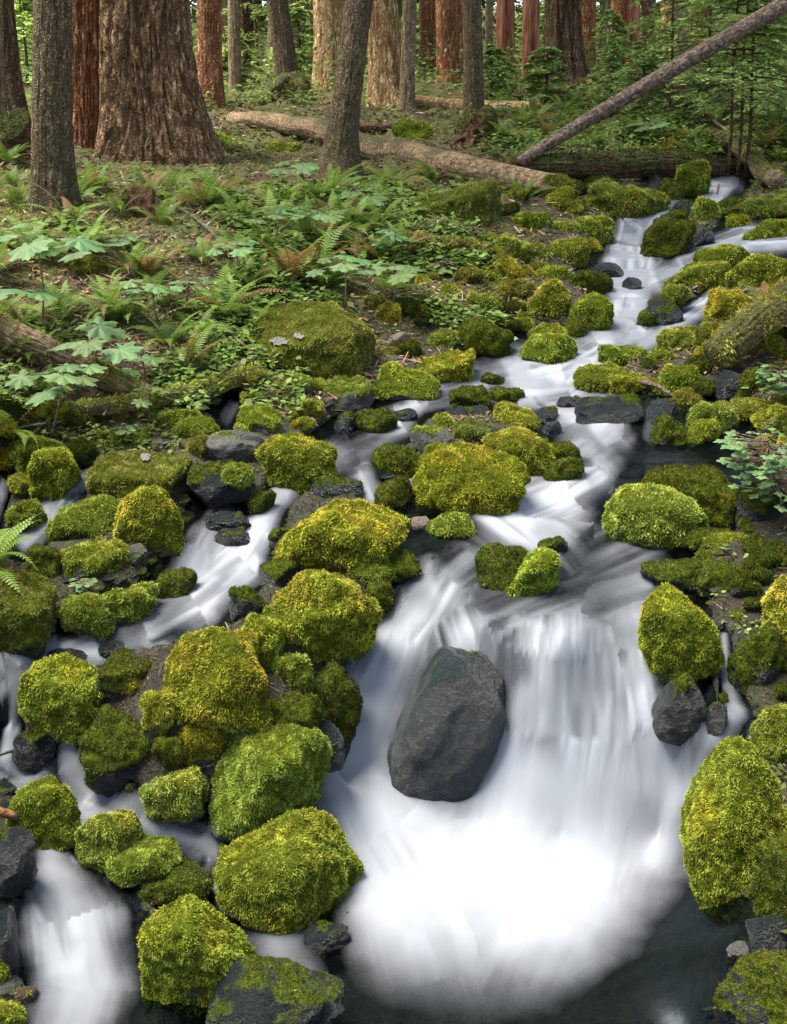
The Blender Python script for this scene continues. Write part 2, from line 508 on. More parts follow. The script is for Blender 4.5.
def blend_wet(x, y):
    z = S(x, y)
    u, v, zc = project(np.stack([x, y, z], -1))
    ok = (zc > .5) & (y < 15)
    m = np.zeros(len(x)); f = m.copy(); s = m.copy(); t = m.copy(); nr = m.copy()
    i = np.where(ok)[0]
    m[i], f[i], s[i], t[i], nr[i] = stream(u[i], v[i], np.hypot(x[i], y[i]))
    return z, m, f, s, t, nr

# ground sheet
th = np.concatenate([np.linspace(-1.45, -.46, 36)[:-1], np.linspace(-.46, .46, 460), np.linspace(.46, 1.45, 36)[1:]])
ld = np.concatenate([np.linspace(.35, 1.9, 12)[:-1], np.exp(np.linspace(np.log(1.9), np.log(20), 430)), np.exp(np.linspace(np.log(20), np.log(170), 50))[1:]])
gx, gy = polar_grid(th, ld)
gz, gm, gf, gs, gt, gn = blend_wet(gx, gy)
P3 = np.stack([gx, gy, gz], -1)
gd = np.hypot(gx, gy)
amp = .012 * np.clip(gd, 2, 12)
bank = 1 - gm
lump = (fbm(P3 * 1.3, 4, 11) - .5) * amp * 2.0 + (fbm(P3 * 6, 4, 12) - .5) * amp * 1.3
ground_z = gz + .045 * bank * np.clip(gd / 4, .6, 1.5) - .10 * gm * np.clip(gd / 4, .5, 1.2) + lump * (.15 + .85 * bank) + (fbm(P3 * 22, 3, 14) - .5) * .035

m, nt = mat('forest_floor')
N = NT(nt)
co = N('ShaderNodeNewGeometry').outputs['Position']
n1, n2, n3 = N.noise(co, 1.4, 5, .6), N.noise(co, 14, 6, .7), N.noise(co, 90, 4, .7)
soil = N.ramp(n2, [(.3, (.018, .012, .007)), (.5, (.07, .042, .024)), (.68, (.17, .095, .05)), (.8, (.25, .17, .10))])
mossc = N.ramp(n3, [(.3, (.02, .028, .006)), (.55, (.07, .09, .015)), (.75, (.14, .15, .03))])
fm = N('ShaderNodeMapRange', i={'Value': N.math('ADD', n1, N.math('MULTIPLY', n2, .35)), 'From Min': .55, 'From Max': .75}).outputs[0]
land = N.mix(fm, soil, mossc)
bed = N.ramp(n2, [(.3, (.006, .006, .005)), (.55, (.020, .017, .013)), (.8, (.06, .04, .024))])
bm_ = N.attr('bed').outputs['Fac']
cmix = N.mix(bm_, land, bed)
rg = N('ShaderNodeMapRange', i={'Value': bm_, 'To Min': .92, 'To Max': .3}).outputs[0]
h = N.math('ADD', n2, N.math('MULTIPLY', n3, .6))
p = N('ShaderNodeBsdfPrincipled', i={'Base Color': cmix, 'Roughness': rg, 'Normal': N.bump(h, .8, .03), 'Specular IOR Level': .35})
N.out(p.outputs[0])
o = obj('ground', new_mesh('ground', np.stack([gx, gy, ground_z], -1), grid_faces(len(th), len(ld)), m, attrs={'bed': np.maximum(np.maximum(smooth(.1, .6, gm), .8 * gn), .85 * smooth(5.4, 4.3, gd) * smooth(.52, .40, np.abs(np.arctan2(gx, gy))))}))
tag(o, None, None, kind='structure')

from mathutils.bvhtree import BVHTree
from mathutils import Vector
GROUND_V, GROUND_F = np.stack([gx, gy, ground_z], -1), grid_faces(len(th), len(ld))

_lth = th; _lld = ld
_GZ = ground_z.reshape(len(ld), len(th))
_GM = gm.reshape(len(ld), len(th))
def ginterp(x, y, A=None):
    A = _GZ if A is None else A
    x = np.atleast_1d(np.asarray(x, float)); y = np.atleast_1d(np.asarray(y, float))
    t = np.interp(np.arctan2(x, y), _lth, np.arange(len(_lth)))
    l = np.interp(np.hypot(x, y), _lld, np.arange(len(_lld)))
    i, j = np.clip(l.astype(int), 0, len(_lld) - 2), np.clip(t.astype(int), 0, len(_lth) - 2)
    a, b = l - i, t - j
    return (A[i, j] * (1 - a) * (1 - b) + A[i + 1, j] * a * (1 - b) + A[i, j + 1] * (1 - a) * b + A[i + 1, j + 1] * a * b)
def gz_at(x, y):
    return float(ginterp(x, y)[0])
def ghit(px, py):
    d = ray(px, py)
    P = CAM + d * _T[:, None]
    g = P[:, 2] - ginterp(P[:, 0], P[:, 1])
    k = np.argmax(g < 0) if (g < 0).any() else len(g) - 1
    if k == 0:
        return P[0]
    a = g[k - 1] / (g[k - 1] - g[k] + 1e-9)
    return P[k - 1] + (P[k] - P[k - 1]) * a

# water sheet
wth = np.linspace(-.44, .44, 620)
wld = np.exp(np.linspace(np.log(1.75), np.log(13.2), 560))
wx, wy = polar_grid(wth, wld)
wz, wm, wf, ws, wt, wn_ = blend_wet(wx, wy)
st1 = fbm(np.stack([ws * 1.3, wt * 15, ws * 0], -1), 3, 41)
st2 = fbm(np.stack([ws * 2.0, wt * 48, ws * 0 + 9], -1), 2, 42)
streak = st1 * .6 + st2 * .4
wd = np.hypot(wx, wy)
G = wz.reshape(len(wld), len(wth))
slope = np.abs(np.gradient(G, axis=0) / np.gradient(wld)[:, None]).ravel()
steep = smooth(.25, 1.0, slope)
cloud = fbm(np.stack([wx * 2.2, wy * 2.2, wz * 2], -1), 4, 44)
k = wf * (1 - wf) * 4
fallz = np.where(wy < 3.6, smooth(.16, .44, wz + (cloud - .5) * .5), 1.0)      # strands at the lip, soft veils below
fallz = np.maximum(fallz, .6 * smooth(-.17, -.20, wx / wy))
foam = wf + (streak - .5) * (.55 + .9 * steep) * (.25 + .75 * fallz) * (.3 + .7 * k) * smooth(0, .2, wf) + (cloud - .5) * .5 * k
foam = np.clip(foam + .22 * smooth(5.0, 7.0, wd) * smooth(.25, .6, wf), 0, 1)
cl2 = fbm(np.stack([wx * 4, wy * 4, wz * 3 + 7], -1), 3, 47)
stp = fbm(np.stack([ws * 4.5, wt * 2.2, ws * 0 + 5], -1), 3, 49)
foam = foam * (1 - .42 * smooth(.45, .35, stp) * smooth(4.0, 5.2, wd))
gap = fbm(np.stack([ws * 1.2, wt * 6.5, ws * 0 + 3], -1), 3, 48)
foam = foam * (1 - .62 * smooth(.52, .36, gap) * fallz * (.35 + .65 * steep))
foam = foam * (.95 - .52 * smooth(.62, .34, streak) * smooth(.36, .60, cl2) * (.22 + .78 * fallz) - .30 * smooth(.52, .36, cl2) * (.25 + .75 * fallz))
zz = wz + .012 + foam * .012 + (streak - .5) * .022 * steep * fallz * smooth(.1, .5, wf) + (cloud - .5) * .03 * smooth(.1, .5, wf)
V = np.stack([wx, wy, zz], -1)
Fq = grid_faces(len(wth), len(wld))
keep = (wm[Fq] > .12).all(axis=1)
Fq = Fq[keep]
used = np.unique(Fq)
remap = np.full(len(V), -1); remap[used] = np.arange(len(used))
m, nt = mat('silky_stream_water')
N = NT(nt)
fa = N.attr('foam').outputs['Fac']
co = N('ShaderNodeNewGeometry').outputs['Position']
rip = N.bump(N.noise(co, 14, 3, .5), .10, .02)
tr = N('ShaderNodeBsdfTransparent', i={'Color': (.40, .50, .52, 1)})
gl = N('ShaderNodeBsdfGlossy', i={'Color': (.28, .33, .38, 1), 'Roughness': .25, 'Normal': rip})
fr = N('ShaderNodeFresnel', i={'IOR': 1.33, 'Normal': rip})
clear = N('ShaderNodeMixShader', i={0: fr.outputs[0], 1: tr.outputs[0], 2: gl.outputs[0]})
wh = N('ShaderNodeBsdfPrincipled', i={'Base Color': (.44, .47, .525, 1), 'Roughness': .9, 'Specular IOR Level': .03})
tl = N('ShaderNodeBsdfTranslucent', i={'Color': (.44, .48, .54, 1)})
wht = N('ShaderNodeMixShader', i={0: .4, 1: wh.outputs[0], 2: tl.outputs[0]})
ff = N('ShaderNodeMapRange', i={'Value': fa, 'From Min': .03, 'From Max': 1.0}).outputs[0]
mx = N('ShaderNodeMixShader', i={0: ff, 1: clear.outputs[0], 2: wht.outputs[0]})
N.out(mx.outputs[0])
o = obj('stream_water', new_mesh('stream_water', V[used], remap[Fq], m, attrs={'foam': foam[used]}))
tag(o, None, None, kind='structure')
# ------------------------------------------------------------------ moss: many tiny hanging fronds
PAL = {  # base, tip, alt
 'g': [(.12, .15, .016), (.37, .40, .055), (.34, .32, .035)],
 'y': [(.18, .165, .016), (.47, .42, .045), (.40, .29, .035)],
 'd': [(.022, .034, .006), (.075, .10, .015), (.05, .06, .013)],
 'b': [(.10, .10, .016), (.30, .29, .06), (.20, .16, .04)],
}
def moss_cols(P, n, pal, r, debris=.02):
    c = np.array(PAL[pal])
    k = fbm(P * 7, 3, 71)[:, None]
    w = r.random((n, 1))
    col = c[0] * (1 - w) + c[1] * w
    col = col * (1 - smooth(.5, .72, k)) + c[2] * (.6 + .8 * w) * smooth(.5, .72, k)
    col = col * (.75 + .5 * fbm(P * 30, 2, 72)[:, None])
    q = r.random(n) < debris
    col[q] = np.array([(.26, .11, .03), (.16, .07, .025), (.33, .20, .07)])[r.integers(0, 3, q.sum())]
    return col

def fronds(V, Fc, w, n, L, pal, r, debris=.02, hang=.55, lift=.7):
    """n small triangles of length L spread over mesh V,Fc with face weight from vertex weight w"""
    Fc = tri_of(Fc)
    a, b, c = V[Fc[:, 0]], V[Fc[:, 1]], V[Fc[:, 2]]
    nr = np.cross(b - a, c - a)
    ar = np.linalg.norm(nr, axis=1)
    wt = ar * w[Fc].mean(1)
    if wt.sum() <= 0 or n < 3:
        return np.zeros((0, 3)), np.zeros((0, 3), int), np.zeros((0, 3))
    idx = r.choice(len(Fc), n, p=wt / wt.sum())
    u = r.random((n, 2)); fl = u.sum(1) > 1; u[fl] = 1 - u[fl]
    P = a[idx] + (b - a)[idx] * u[:, :1] + (c - a)[idx] * u[:, 1:]
    Nn = nr[idx] / np.maximum(ar[idx, None], 1e-12)
    side = np.sqrt(np.clip(1 - Nn[:, 2:] ** 2, 0, 1))
    down = np.zeros((n, 3)); down[:, 2] = -1
    cell = P / (L * 2.2)
    tuft = np.stack([vnoise(cell + 11 * k, 5 + k) for k in range(3)], -1) - .5
    tl = vnoise(cell * .8 + 71, 9)[:, None]
    d = unit(Nn * lift + down * hang * side + tuft * 1.3 + r.normal(0, .45, (n, 3)))
    t = unit(np.cross(d, r.normal(0, 1, (n, 3))))
    ln = L * r.uniform(.6, 1.3, (n, 1)) * (.55 + .9 * tl)
    wd = L * .20 * r.uniform(.7, 1.4, (n, 1))
    base = P - Nn * L * .12
    VV = np.stack([base - t * wd, base + t * wd, base + d * ln], 1).reshape(-1, 3)
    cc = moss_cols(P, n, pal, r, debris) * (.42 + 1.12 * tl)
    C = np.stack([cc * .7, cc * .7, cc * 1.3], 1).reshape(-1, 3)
    return VV, np.arange(3 * n).reshape(-1, 3), C

def rock_shape(level, r, box=0.0, rough=.16, cuts=3, planes=()):
    V, Fc = ico(level)
    if box > 0:
        pw = 2 + box * 4
        V = V / (np.abs(V) ** pw).sum(1, keepdims=True) ** (1 / pw)
    sd = r.integers(0, 9999)
    off = r.uniform(-50, 50, 3)
    V = V * (1 + (fbm(V * 1.1 + off, 3, sd) - .5)[:, None] * rough * 3.0)
    for _ in range(cuts):
        nn = unit(r.normal(0, 1, 3) + np.array([0, 0, .1]))
        o = r.uniform(.56, .82)
        ex = np.maximum(V @ nn - o, 0)
        V = V - (ex * .82)[:, None] * nn
    for nn, o in planes:
        nn = unit(nn)
        V = V - (np.maximum(V @ nn - o, 0) * .95)[:, None] * nn
    V = V + unit(V) * (fbm(V * 3.2 + off, 4, sd + 3) - .5)[:, None] * rough * .75
    return V, Fc

DET = 1.0
ROCKS = []
NAMES = {'g': 'mossy_boulder', 'y': 'mossy_boulder', 'd': 'mossy_boulder', 'b': 'mossy_boulder', 's': 'wet_rock', 'n': 'grey_stone', 'p': 'reddish_stone', 'o': 'brown_stone'}
COVER = {'g': .86, 'y': .92, 'd': .64, 'b': .85, 's': .04, 'n': .3, 'p': .0, 'o': .05}

def rock(x0, y0, x1, y1, kind, label, tilt=0, box=None, cover=None, wet=None, pal=None, rough=.18, cuts=None, deep=.85, cat=None, name=None, lumps=1.0, dz=0.0, group=None, level=None, hair=1.0, debris=None, lichen=(), planes=(), teal=False):
    seed = int(abs(x0 * 7 + y0 * 131 + x1 * 17 + y1 * 3)) + 5
    r = np.random.default_rng(seed)
    cxp, cyp = (x0 + x1) / 2, (y0 + y1) / 2
    wpx, hpx = x1 - x0, y1 - y0
    y1e = y1 + .10 * hpx
    # centre: along the ray through the middle of the outline until it is just above the land
    d = ray(cxp, (y0 + y1e) / 2)
    P = CAM + d * _T[:, None]
    dist = _T * 1.0
    hs = (y1e - y0) / 2 / F * dist
    g = P[:, 2] - (S(P[:, 0], P[:, 1]) + dz) - .38 * hs
    k = int(np.argmax(g < 0)) if (g < 0).any() else len(g) - 1
    k = max(k, 1)
    fr_ = g[k - 1] / (g[k - 1] - g[k] + 1e-9)
    C = P[k - 1] + (P[k] - P[k - 1]) * np.clip(fr_, 0, 1)
    zc = (C - CAM) @ FWD
    ax = wpx / 2 / F * zc
    az = (y1e - y0) / 2 / F * zc
    lev = level or (6 if wpx > 78 else 5 if wpx > 32 else 4)
    V, Fc = rock_shape(lev, r, (.25 if box is None else box), rough, (5 if cuts is None else cuts), planes)
    b = min(ax * deep, az * 1.6) if az < ax else ax * deep
    V = V * np.array([ax, max(b, .5 * ax), az])
    ct, s_ = math.cos(R(tilt)), math.sin(R(tilt))
    Rm = np.array([[ct, 0, s_], [0, 1, 0], [-s_, 0, ct]]).T
    V = V @ Rm.T if tilt >= 0 else V @ Rm.T
    # fit the outline
    for _ in range(3):
        u, v, _z = project(V + C)
        w_, h_ = u.max() - u.min(), v.max() - v.min()
        V = V * np.array([wpx / w_, min(1.15, max(.85, wpx / w_)), 1])
        ph = max(.45, min(2.2, (y1e - y0) / h_))
        V[:, 2] *= ph
        if ph < .95:
            V[:, 1] *= max(.8, ph)
        u, v, _z = project(V + C)
        C = C + np.array([1, 0, 0]) * (cxp - (u.max() + u.min()) / 2) / F * zc
        C = C + UPV * (-((y0 + y1e) / 2 - (v.max() + v.min()) / 2)) / F * zc
    Nn = vnormals(V, Fc)
    cov = COVER[kind] if cover is None else cover
    palk = pal or (kind if kind in PAL else ('d' if kind == 's' else 'g'))
    rel = V[:, 2] / max(az, 1e-6)
    field = Nn[:, 2] * .75 + .35 * rel + (fbm(V / ax * 1.7 + seed % 50, 4, seed) - .5) * 1.5
    th_ = 1.1 - 2.1 * cov + r.uniform(-.05, .22) * (cov < .97)
    moss = smooth(th_ - .12, th_ + .12, field) * (1 if cov > 0 else 0)
    moss = moss * smooth(-.72, -.42, rel + (fbm(V / ax * 3, 3, seed + 7) - .5) * .7)
    # moss cushions
    pxs = zc / F
    lum = ((fbm((V + C) / (pxs * 26), 2, seed + 1) - .4) * 9.0 + (fbm((V + C) / (pxs * 7), 2, seed + 2) - .45) * 5.0) * pxs * lumps * min(1, wpx / 60 + .35)
    V2 = V + Nn * (moss * lum)[:, None]
    stone_mat = {'n': M_STONE_DRY, 'p': M_STONE_PINK, 'o': M_STONE_BROWN}.get(kind, M_STONE_WET if kind == 's' or wet is not None else M_STONE_DRY)
    if teal:
        stone_mat = M_STONE_TEAL
    if kind == 'd':
        stone_mat = M_STONE_WET
    wetv = np.full(len(V), 1.0 if (wet is None and kind in 'sdo') else (wet or 0.0))
    wetv = np.maximum(wetv, smooth(.0, -.6, rel))
    nm = name or NAMES[kind]
    me = new_mesh(nm, V2, Fc, stone_mat, attrs={'moss': moss, 'wet': wetv})
    o = obj(nm, me, loc=C)
    tag(o, label, cat or ('boulder' if wpx > 45 and kind in 'gydb' else 'rock'), group)
    area = wpx * hpx * .78
    mfrac = float((moss * (Nn[:, 1] < .3)).mean())
    Lp = (2.2 + .6 * min(1, wpx / 120)) * hair
    n = int(DET * area * mfrac * 2 * 3.3 / (Lp * Lp * .20) )
    if n > 20:
        wv = np.where(Nn[:, 1] > .55, .15, 1.0) * moss * smooth(-.95, -.45, rel)
        tone = r.uniform(.82, 1.15) * np.array([r.uniform(.82, 1.02), 1.02, r.uniform(.9, 1.7)])
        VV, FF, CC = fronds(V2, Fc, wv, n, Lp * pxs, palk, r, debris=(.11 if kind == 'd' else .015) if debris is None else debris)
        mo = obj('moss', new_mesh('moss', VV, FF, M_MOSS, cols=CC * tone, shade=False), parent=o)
    for (lx, ly, lw, lh) in lichen:
        u, v, zz_ = project(V2 + C)
        inside = (((u - lx) / lw) ** 2 + ((v - ly) / lh) ** 2 + (fbm(V2 * 40, 2, 3) - .5) * 1.2 < 1) & (Nn[:, 1] < .3)
        fs = Fc[inside[Fc].all(1)]
        if len(fs):
            us, inv = np.unique(fs, return_inverse=True)
            VL = V2[us] + Nn[us] * pxs * 2.6
            obj('lichen', new_mesh('lichen', VL, inv.reshape(-1, 3), M_LICHEN, attrs={'moss': np.zeros(len(VL)), 'wet': np.zeros(len(VL))}), parent=o)
    ROCKS.append(((x0, y0, x1, y1), o, C))
    return o

RL = [
# ---- by the lower pool and the side channel
(9,780,78,853,'g','bright green mossy boulder with a stick lying behind it, beside the side channel falls',dict(tilt=-12)),
(75,811,143,874,'g','green mossy rock sloping up beside the foot of the side channel falls',dict(tilt=28)),
(106,835,182,885,'g','low mossy rock with black wet base, under the sloping mossy rock',dict(tilt=10,cover=.7,wet=.6)),
(140,858,210,902,'d','dark wet stone with a thin moss cap, joined behind the low mossy rock',dict(cover=.55)),
(213,808,363,928,'g','largest bright mossy boulder at the edge of the lower pool, wet flank on one side',dict(tilt=22,cover=.84,box=.35)),
(140,897,263,1022,'g','mossy boulder with bare dark notch on top, lowest before the side channel pool',dict(tilt=12,box=.45,cover=.86)),
(303,922,351,956,'s','small black wet stone with orange stick, at the edge of the lower pool',{}),
(205,955,345,1050,'s','long black wet slab with mossy end at the bottom edge of the pool',dict(tilt=24,cover=.10)),
(-50,826,38,905,'s','black wet rock at the picture edge beside the side channel falls',{}),
(-30,905,25,990,'s','dark wet rock under the black rock beside the side channel pool',{}),
(-30,948,14,990,'g','small green moss clump at the edge of the side channel pool',{}),
(12,986,39,1006,'o','small brown stone lying in the side channel pool',{}),
(-30,1000,26,1040,'g','mossy rock in the bottom corner by the side channel pool',{}),
(217,846,238,868,'o','small orange brown stone wedged behind the largest mossy boulder',{}),
(162,628,268,732,'y','tall golden brown mossy boulder above the mossy pile, bare stone patch on its face',dict(tilt=-12,box=.4,cover=.86)),
(20,656,104,738,'g','round yellow green mossy boulder on the bank of the side channel, black rock below',dict(tilt=12)),
(98,650,165,694,'d','low dark mossy rock strewn with brown needles beside the golden boulder',{}),
(98,640,126,656,'s','small black stone poking out of the white side channel',{}),
(46,648,88,670,'s','flat black wet stone at the side channel edge behind round mossy boulder',{}),
(141,693,180,737,'y','small golden mossy stone at the foot of the tall golden boulder',dict(pal='y',cover=.75)),
(80,706,156,792,'d','dark dripping rock with thin moss and brown needles above the side channel falls',dict(cover=.66,box=.3)),
(12,729,58,772,'s','black wet rock under the round yellow green mossy boulder',dict(box=.4)),
(176,705,228,766,'y','yellow mossy boulder between tall golden boulder and big bright boulder',dict(tilt=-8)),
(154,738,184,772,'d','small dark green mossy stone beside the yellow mossy boulder',{}),
(139,768,206,820,'g','low bright mossy rock with feathery fringe before the big bright boulder',dict(tilt=-10)),
(210,721,331,842,'g','big bright mossy boulder sloping down beside the main waterfall pool',dict(tilt=-25,cover=.92,box=.3)),
(58,596,114,640,'g','mossy boulder with bare brown top spot on the side channel bank',dict(tilt=5)),
(98,583,156,630,'g','rounded moss boulder touching the white bend of the side channel',{}),
(-30,568,56,658,'d','large dark mossy boulder at the picture edge above the side channel bend',dict(cover=.85,pal='b')),
(229,587,268,628,'s','dark angular stone with moss specks between side channel and golden cushion boulder',dict(cover=.3,box=.4)),
(234,613,282,674,'g','olive mossy rock below the dark angular stone, against the golden cushion boulder',dict(tilt=-20)),
(264,573,381,668,'y','golden cushion boulder with three lobes beside the white main fall',dict(tilt=-8,lumps=1.6,rough=.2,cover=.94)),
(268,655,312,703,'g','green mossy stone filling the gap below the golden cushion boulder',{}),
(304,661,361,764,'d','tall dark mossy rock speckled with needles beside the white main fall',dict(box=.4,cover=.78,tilt=-8)),
(258,695,320,742,'d','flat dark green slab leaning on the tall speckled rock',dict(tilt=18,cover=.85)),
(290,720,345,768,'s','black wet rock in the hollow under the dark green slab',{}),
(386,646,507,802,'s','large dark wet boulder split around by the white main waterfall',dict(tilt=-30,box=.3,cover=.05,cuts=2,deep=.7,rough=.12,teal=True)),
(641,585,725,690,'g','long green mossy boulder overhanging the main waterfall',dict(tilt=40,cover=.95,box=.3)),
(651,674,708,740,'s','pale speckled black wet stone in spray beside the main waterfall',{}),
(702,703,728,736,'s','small black stone between the speckled wet stone and thin side trickle',dict(cover=.15)),
(681,738,812,925,'g','great mossy boulder on the bank overhanging the lower pool',dict(tilt=30,cover=.95,box=.3)),
(752,835,835,950,'d','dark shaded mossy rock behind the great bank boulder',dict(cover=.8)),
(748,704,805,770,'g','mossy boulder above the great bank boulder, cut by the picture edge',{}),
(727,624,782,702,'d','dark rock with thin moss and needles beside the thin side trickle',{}),
(763,578,815,662,'y','yellow mossy boulder at the picture edge above the thin trickle',{}),
(725,609,747,630,'b','small round grey brown stone above the thin trickle',dict(pal='b')),
(715,945,830,1060,'d','dark earthy mossy bank lump with twigs in the bottom corner',dict(cover=.5,rough=.22)),
(745,915,800,960,'s','shaded dark rock under the great bank boulder',{}),
(726,940,760,957,'n','small flat blue grey stone on the earthy bank',dict(cover=0)),
# ---- middle, far bank of the falls
(605,487,706,548,'g','smooth egg shaped mossy boulder beside the middle white pool',dict(tilt=-8,cover=1.0,rough=.09,cuts=1,box=.1)),
(638,465,750,530,'d','long dark rock with brown needles behind the egg shaped boulder',dict(tilt=-6,cover=.75,box=.3)),
(735,480,800,540,'s','black shaded rock under the leafy plant by the long dark rock',dict(cover=.3)),
(697,535,757,566,'g','low domed mossy stone downstream of the egg shaped boulder',{}),
(683,528,742,551,'d','dark green mossy stone tucked between egg shaped boulder and domed stone',dict(cover=.9)),
(745,533,779,551,'p','small pinkish grey stone lying on the mossy bank',{}),
(776,527,800,546,'n','small grey stone next to the pinkish stone',dict(cover=0)),
(640,559,708,592,'d','flat dark slab covered in brown needles at the pool outlet',dict(box=.3)),
(698,562,748,600,'d','dark mossy stone beside the flat needle strewn slab',{}),
(738,517,790,538,'d','low dark mossy stone in front of the black shaded rock',{}),
(537,537,568,557,'s','small dark green stone alone in the pool above the main waterfall',dict(cover=.3)),
(477,545,530,600,'d','dark brown half of the paired mossy rocks above the main waterfall',dict(cover=.8)),
(507,551,559,606,'g','bright mossy half of the paired rocks above the main waterfall',dict(tilt=-15)),
(686,405,736,440,'g','mossy boulder below the leaning mossy trunk, by the still pool',dict(pal='g')),
(688,421,718,449,'g','small round moss ball in front of the mossy boulder by the still pool',{}),
(648,418,690,450,'d','small dark mossy stones by the still pool under a water thread',{}),
(729,401,778,422,'y','low yellow mossy stone beside the leafy plant',{}),
(574,395,646,427,'s','broad grey wet rock with water sliding over it at the head of the middle pool',dict(cover=.02,box=.2)),
(646,398,676,432,'s','dark wet rock split by a thin water thread at the middle pool',{}),
(530,406,558,424,'s','dark wet stone between golden boulders and the middle pool',{}),
(542,420,562,440,'s','round submerged grey stone below the dark wet stone',{}),
(545,459,582,486,'d','dark green mossy stone under the smaller golden boulder',dict(cover=.8)),
(548,442,578,466,'d','dull mossy stone touching the white middle pool',dict(cover=.8)),
(413,443,528,518,'y','broad golden mossy boulder in midstream',dict(tilt=-8,cover=.95,box=.3)),
(484,428,552,482,'y','golden orange mossy boulder above the broad golden boulder',dict(tilt=-16,cover=.97)),
(487,403,538,438,'g','bright yellow green mossy stone topmost of the midstream boulders',dict(tilt=-20,cover=.95,pal='y')),
(427,411,456,440,'g','small pointed mossy stone with a black base at the midstream edge',dict(tilt=15)),
(409,427,454,462,'n','dark angular stone with moss corner beside the broad golden boulder',dict(box=.6,cover=.22,wet=.8)),
(453,421,493,448,'g','dull green mossy stone between pointed stone and golden orange boulder',dict(pal='b')),
(445,405,490,426,'s','flat dark wet stone at the midstream edge under the mossy river stone',{}),
(448,387,490,412,'g','green mossy river stone beside the long white pool',dict(tilt=-6,pal='d',cover=.95)),
(481,372,506,388,'d','small dark mossy stone against the long white pool',dict(cover=.9)),
(490,389,522,404,'d','small dark rounded stone in front of the long white pool',{}),
(352,409,395,438,'d','dark green domed rock in the quiet branch stream',dict(cover=.95,pal='d')),
(334,411,355,437,'s','wet dark stone beside the dark green domed rock',dict(cover=.3)),
(256,435,337,499,'g','green mossy boulder in the branch stream above a white chute',dict(tilt=-8,cover=.95,pal='g')),
(274,501,407,575,'y','wide golden mossy boulder with drooping moss in midstream',dict(cover=.93,lumps=1.5,tilt=-4,box=.3)),
(346,556,399,590,'g','round green mossy stone below the wide golden boulder',dict(cover=.95)),
(372,545,416,580,'d','dark mossy stone with twigs at the end of the wide golden boulder',{}),
(369,583,392,617,'d','narrow dark green stone at the edge of the main fall lip',dict(cover=.9)),
(427,512,474,537,'g','small flat green mossy stone alone in the brown pool',dict(cover=.95)),
(411,516,430,533,'p','small pink stone lying in the brown pool',{}),
(370,446,420,487,'d','brown speckled mossy rock between branch stream and broad golden boulder',{}),
(376,478,412,512,'d','dark rock under the brown speckled rock, white thread beside it',dict(cover=.6)),
(306,475,364,508,'s','brown wet rock under a thin sheet of branch stream',dict(cover=.1)),
(225,428,268,470,'n','smooth dark grey stone beside the green branch stream boulder',dict(cover=.08,wet=.5)),
(250,489,276,522,'d','small dark green stone standing in the white chute',dict(cover=.9)),
(238,408,292,442,'n','grey slab with moss edge near the white spotted block boulder',dict(tilt=-20,cover=.4)),
(388,408,418,424,'s','small flat wet grey stone in the branch stream',{}),
(452,410,470,424,'s','small black wet stone beside the flat dark wet stone',{}),
(258,558,304,597,'s','dark brown wet rock behind the golden cushion boulder',dict(cover=.2)),
# ---- bank beside the side channel
(12,436,68,480,'g','yellow green mossy boulder above the little side falls',dict(pal='g')),
(31,450,78,503,'g','dark sided mossy boulder leaning over the little side falls',dict(cover=.8)),
(88,452,190,508,'b','broad brown mossy boulder with a white lichen spot',dict(pal='b',cover=.9,box=.5,lichen=((145,459,6,4),))),
(115,486,183,565,'y','upright mossy boulder with grey bare streak, before the broad brown boulder',dict(tilt=20,cover=.78,pal='y')),
(47,497,124,540,'b','low mossy brown rock between the little falls and the upright boulder',dict(tilt=12,pal='g',cover=.75)),
(64,525,104,544,'n','flat grey wet slab at the foot of the low brown rock',dict(cover=0,wet=.8)),
(62,542,131,592,'g','shaggy mossy boulder with small green leaves beside it',dict(lumps=1.4)),
(28,548,72,590,'g','moss hummock behind the large dark boulder',dict(pal='d',cover=.95)),
(155,569,196,600,'d','small wet mossy stone in the white side channel',dict(cover=.75)),
(214,528,252,552,'s','round wet stone under sliding water of the side channel',dict(cover=.1)),
(203,511,252,532,'s','flat dark wet rock above the sliding water',{}),
(186,463,256,510,'s','dark stone block with one moss cap above the side channel',dict(cover=.18,box=.4)),
(224,463,253,487,'g','small moss cap sitting on the dark stone block',dict(dz=.12)),
(200,430,266,470,'n','smooth grey tilted slab above the dark stone block',dict(tilt=22,cover=.03,box=.4,wet=.4)),
(66,438,93,454,'g','tiny mossy stone between two mossy boulders of the fern bank',{}),
(88,431,130,454,'g','low mossy stone under the leafy fern bank',{}),
(126,430,158,452,'g','green moss stone beside the brown grey cobble',{}),
(145,436,173,453,'p','brown grey cobble at the bank foot',dict(wet=.5)),
(154,411,198,440,'g','mossy stone at the foot of the leafy bank slope',dict(tilt=8)),
(138,404,182,424,'d','dark moss mound under the broad leaved plants',dict(cover=.95)),
(174,419,220,452,'g','olive mossy stone beside the narrow inlet stream',dict(tilt=12,cover=.75)),
(8,500,48,534,'g','steep mossy stone between the two little side falls',dict(tilt=40)),
# ---- upper bank, around the block boulder
(246,300,376,398,'b','large block shaped mossy boulder with white lichen spots',dict(box=.5,cover=.98,cuts=1,rough=.17,lumps=1.1,pal='b',planes=[((-.30,-.30,.9),.42),((-.12,-1,.10),.42),((.95,-.25,.05),.66),((-.9,-.5,.1),.62),((0,0,-1),.5)],dz=.05,lichen=((280,343,11,5),(300,338,7,4)))),
(269,375,312,412,'n','grey stone with moss specks under the block shaped boulder',dict(cover=.4,wet=.4)),
(324,377,374,414,'n','grey stone half covered in moss below the block shaped boulder',dict(cover=.4,wet=.4)),
(371,365,440,405,'n','grey and mossy tilted rock beside the cube like mossy rock',dict(cover=.6,tilt=-20,box=.4)),
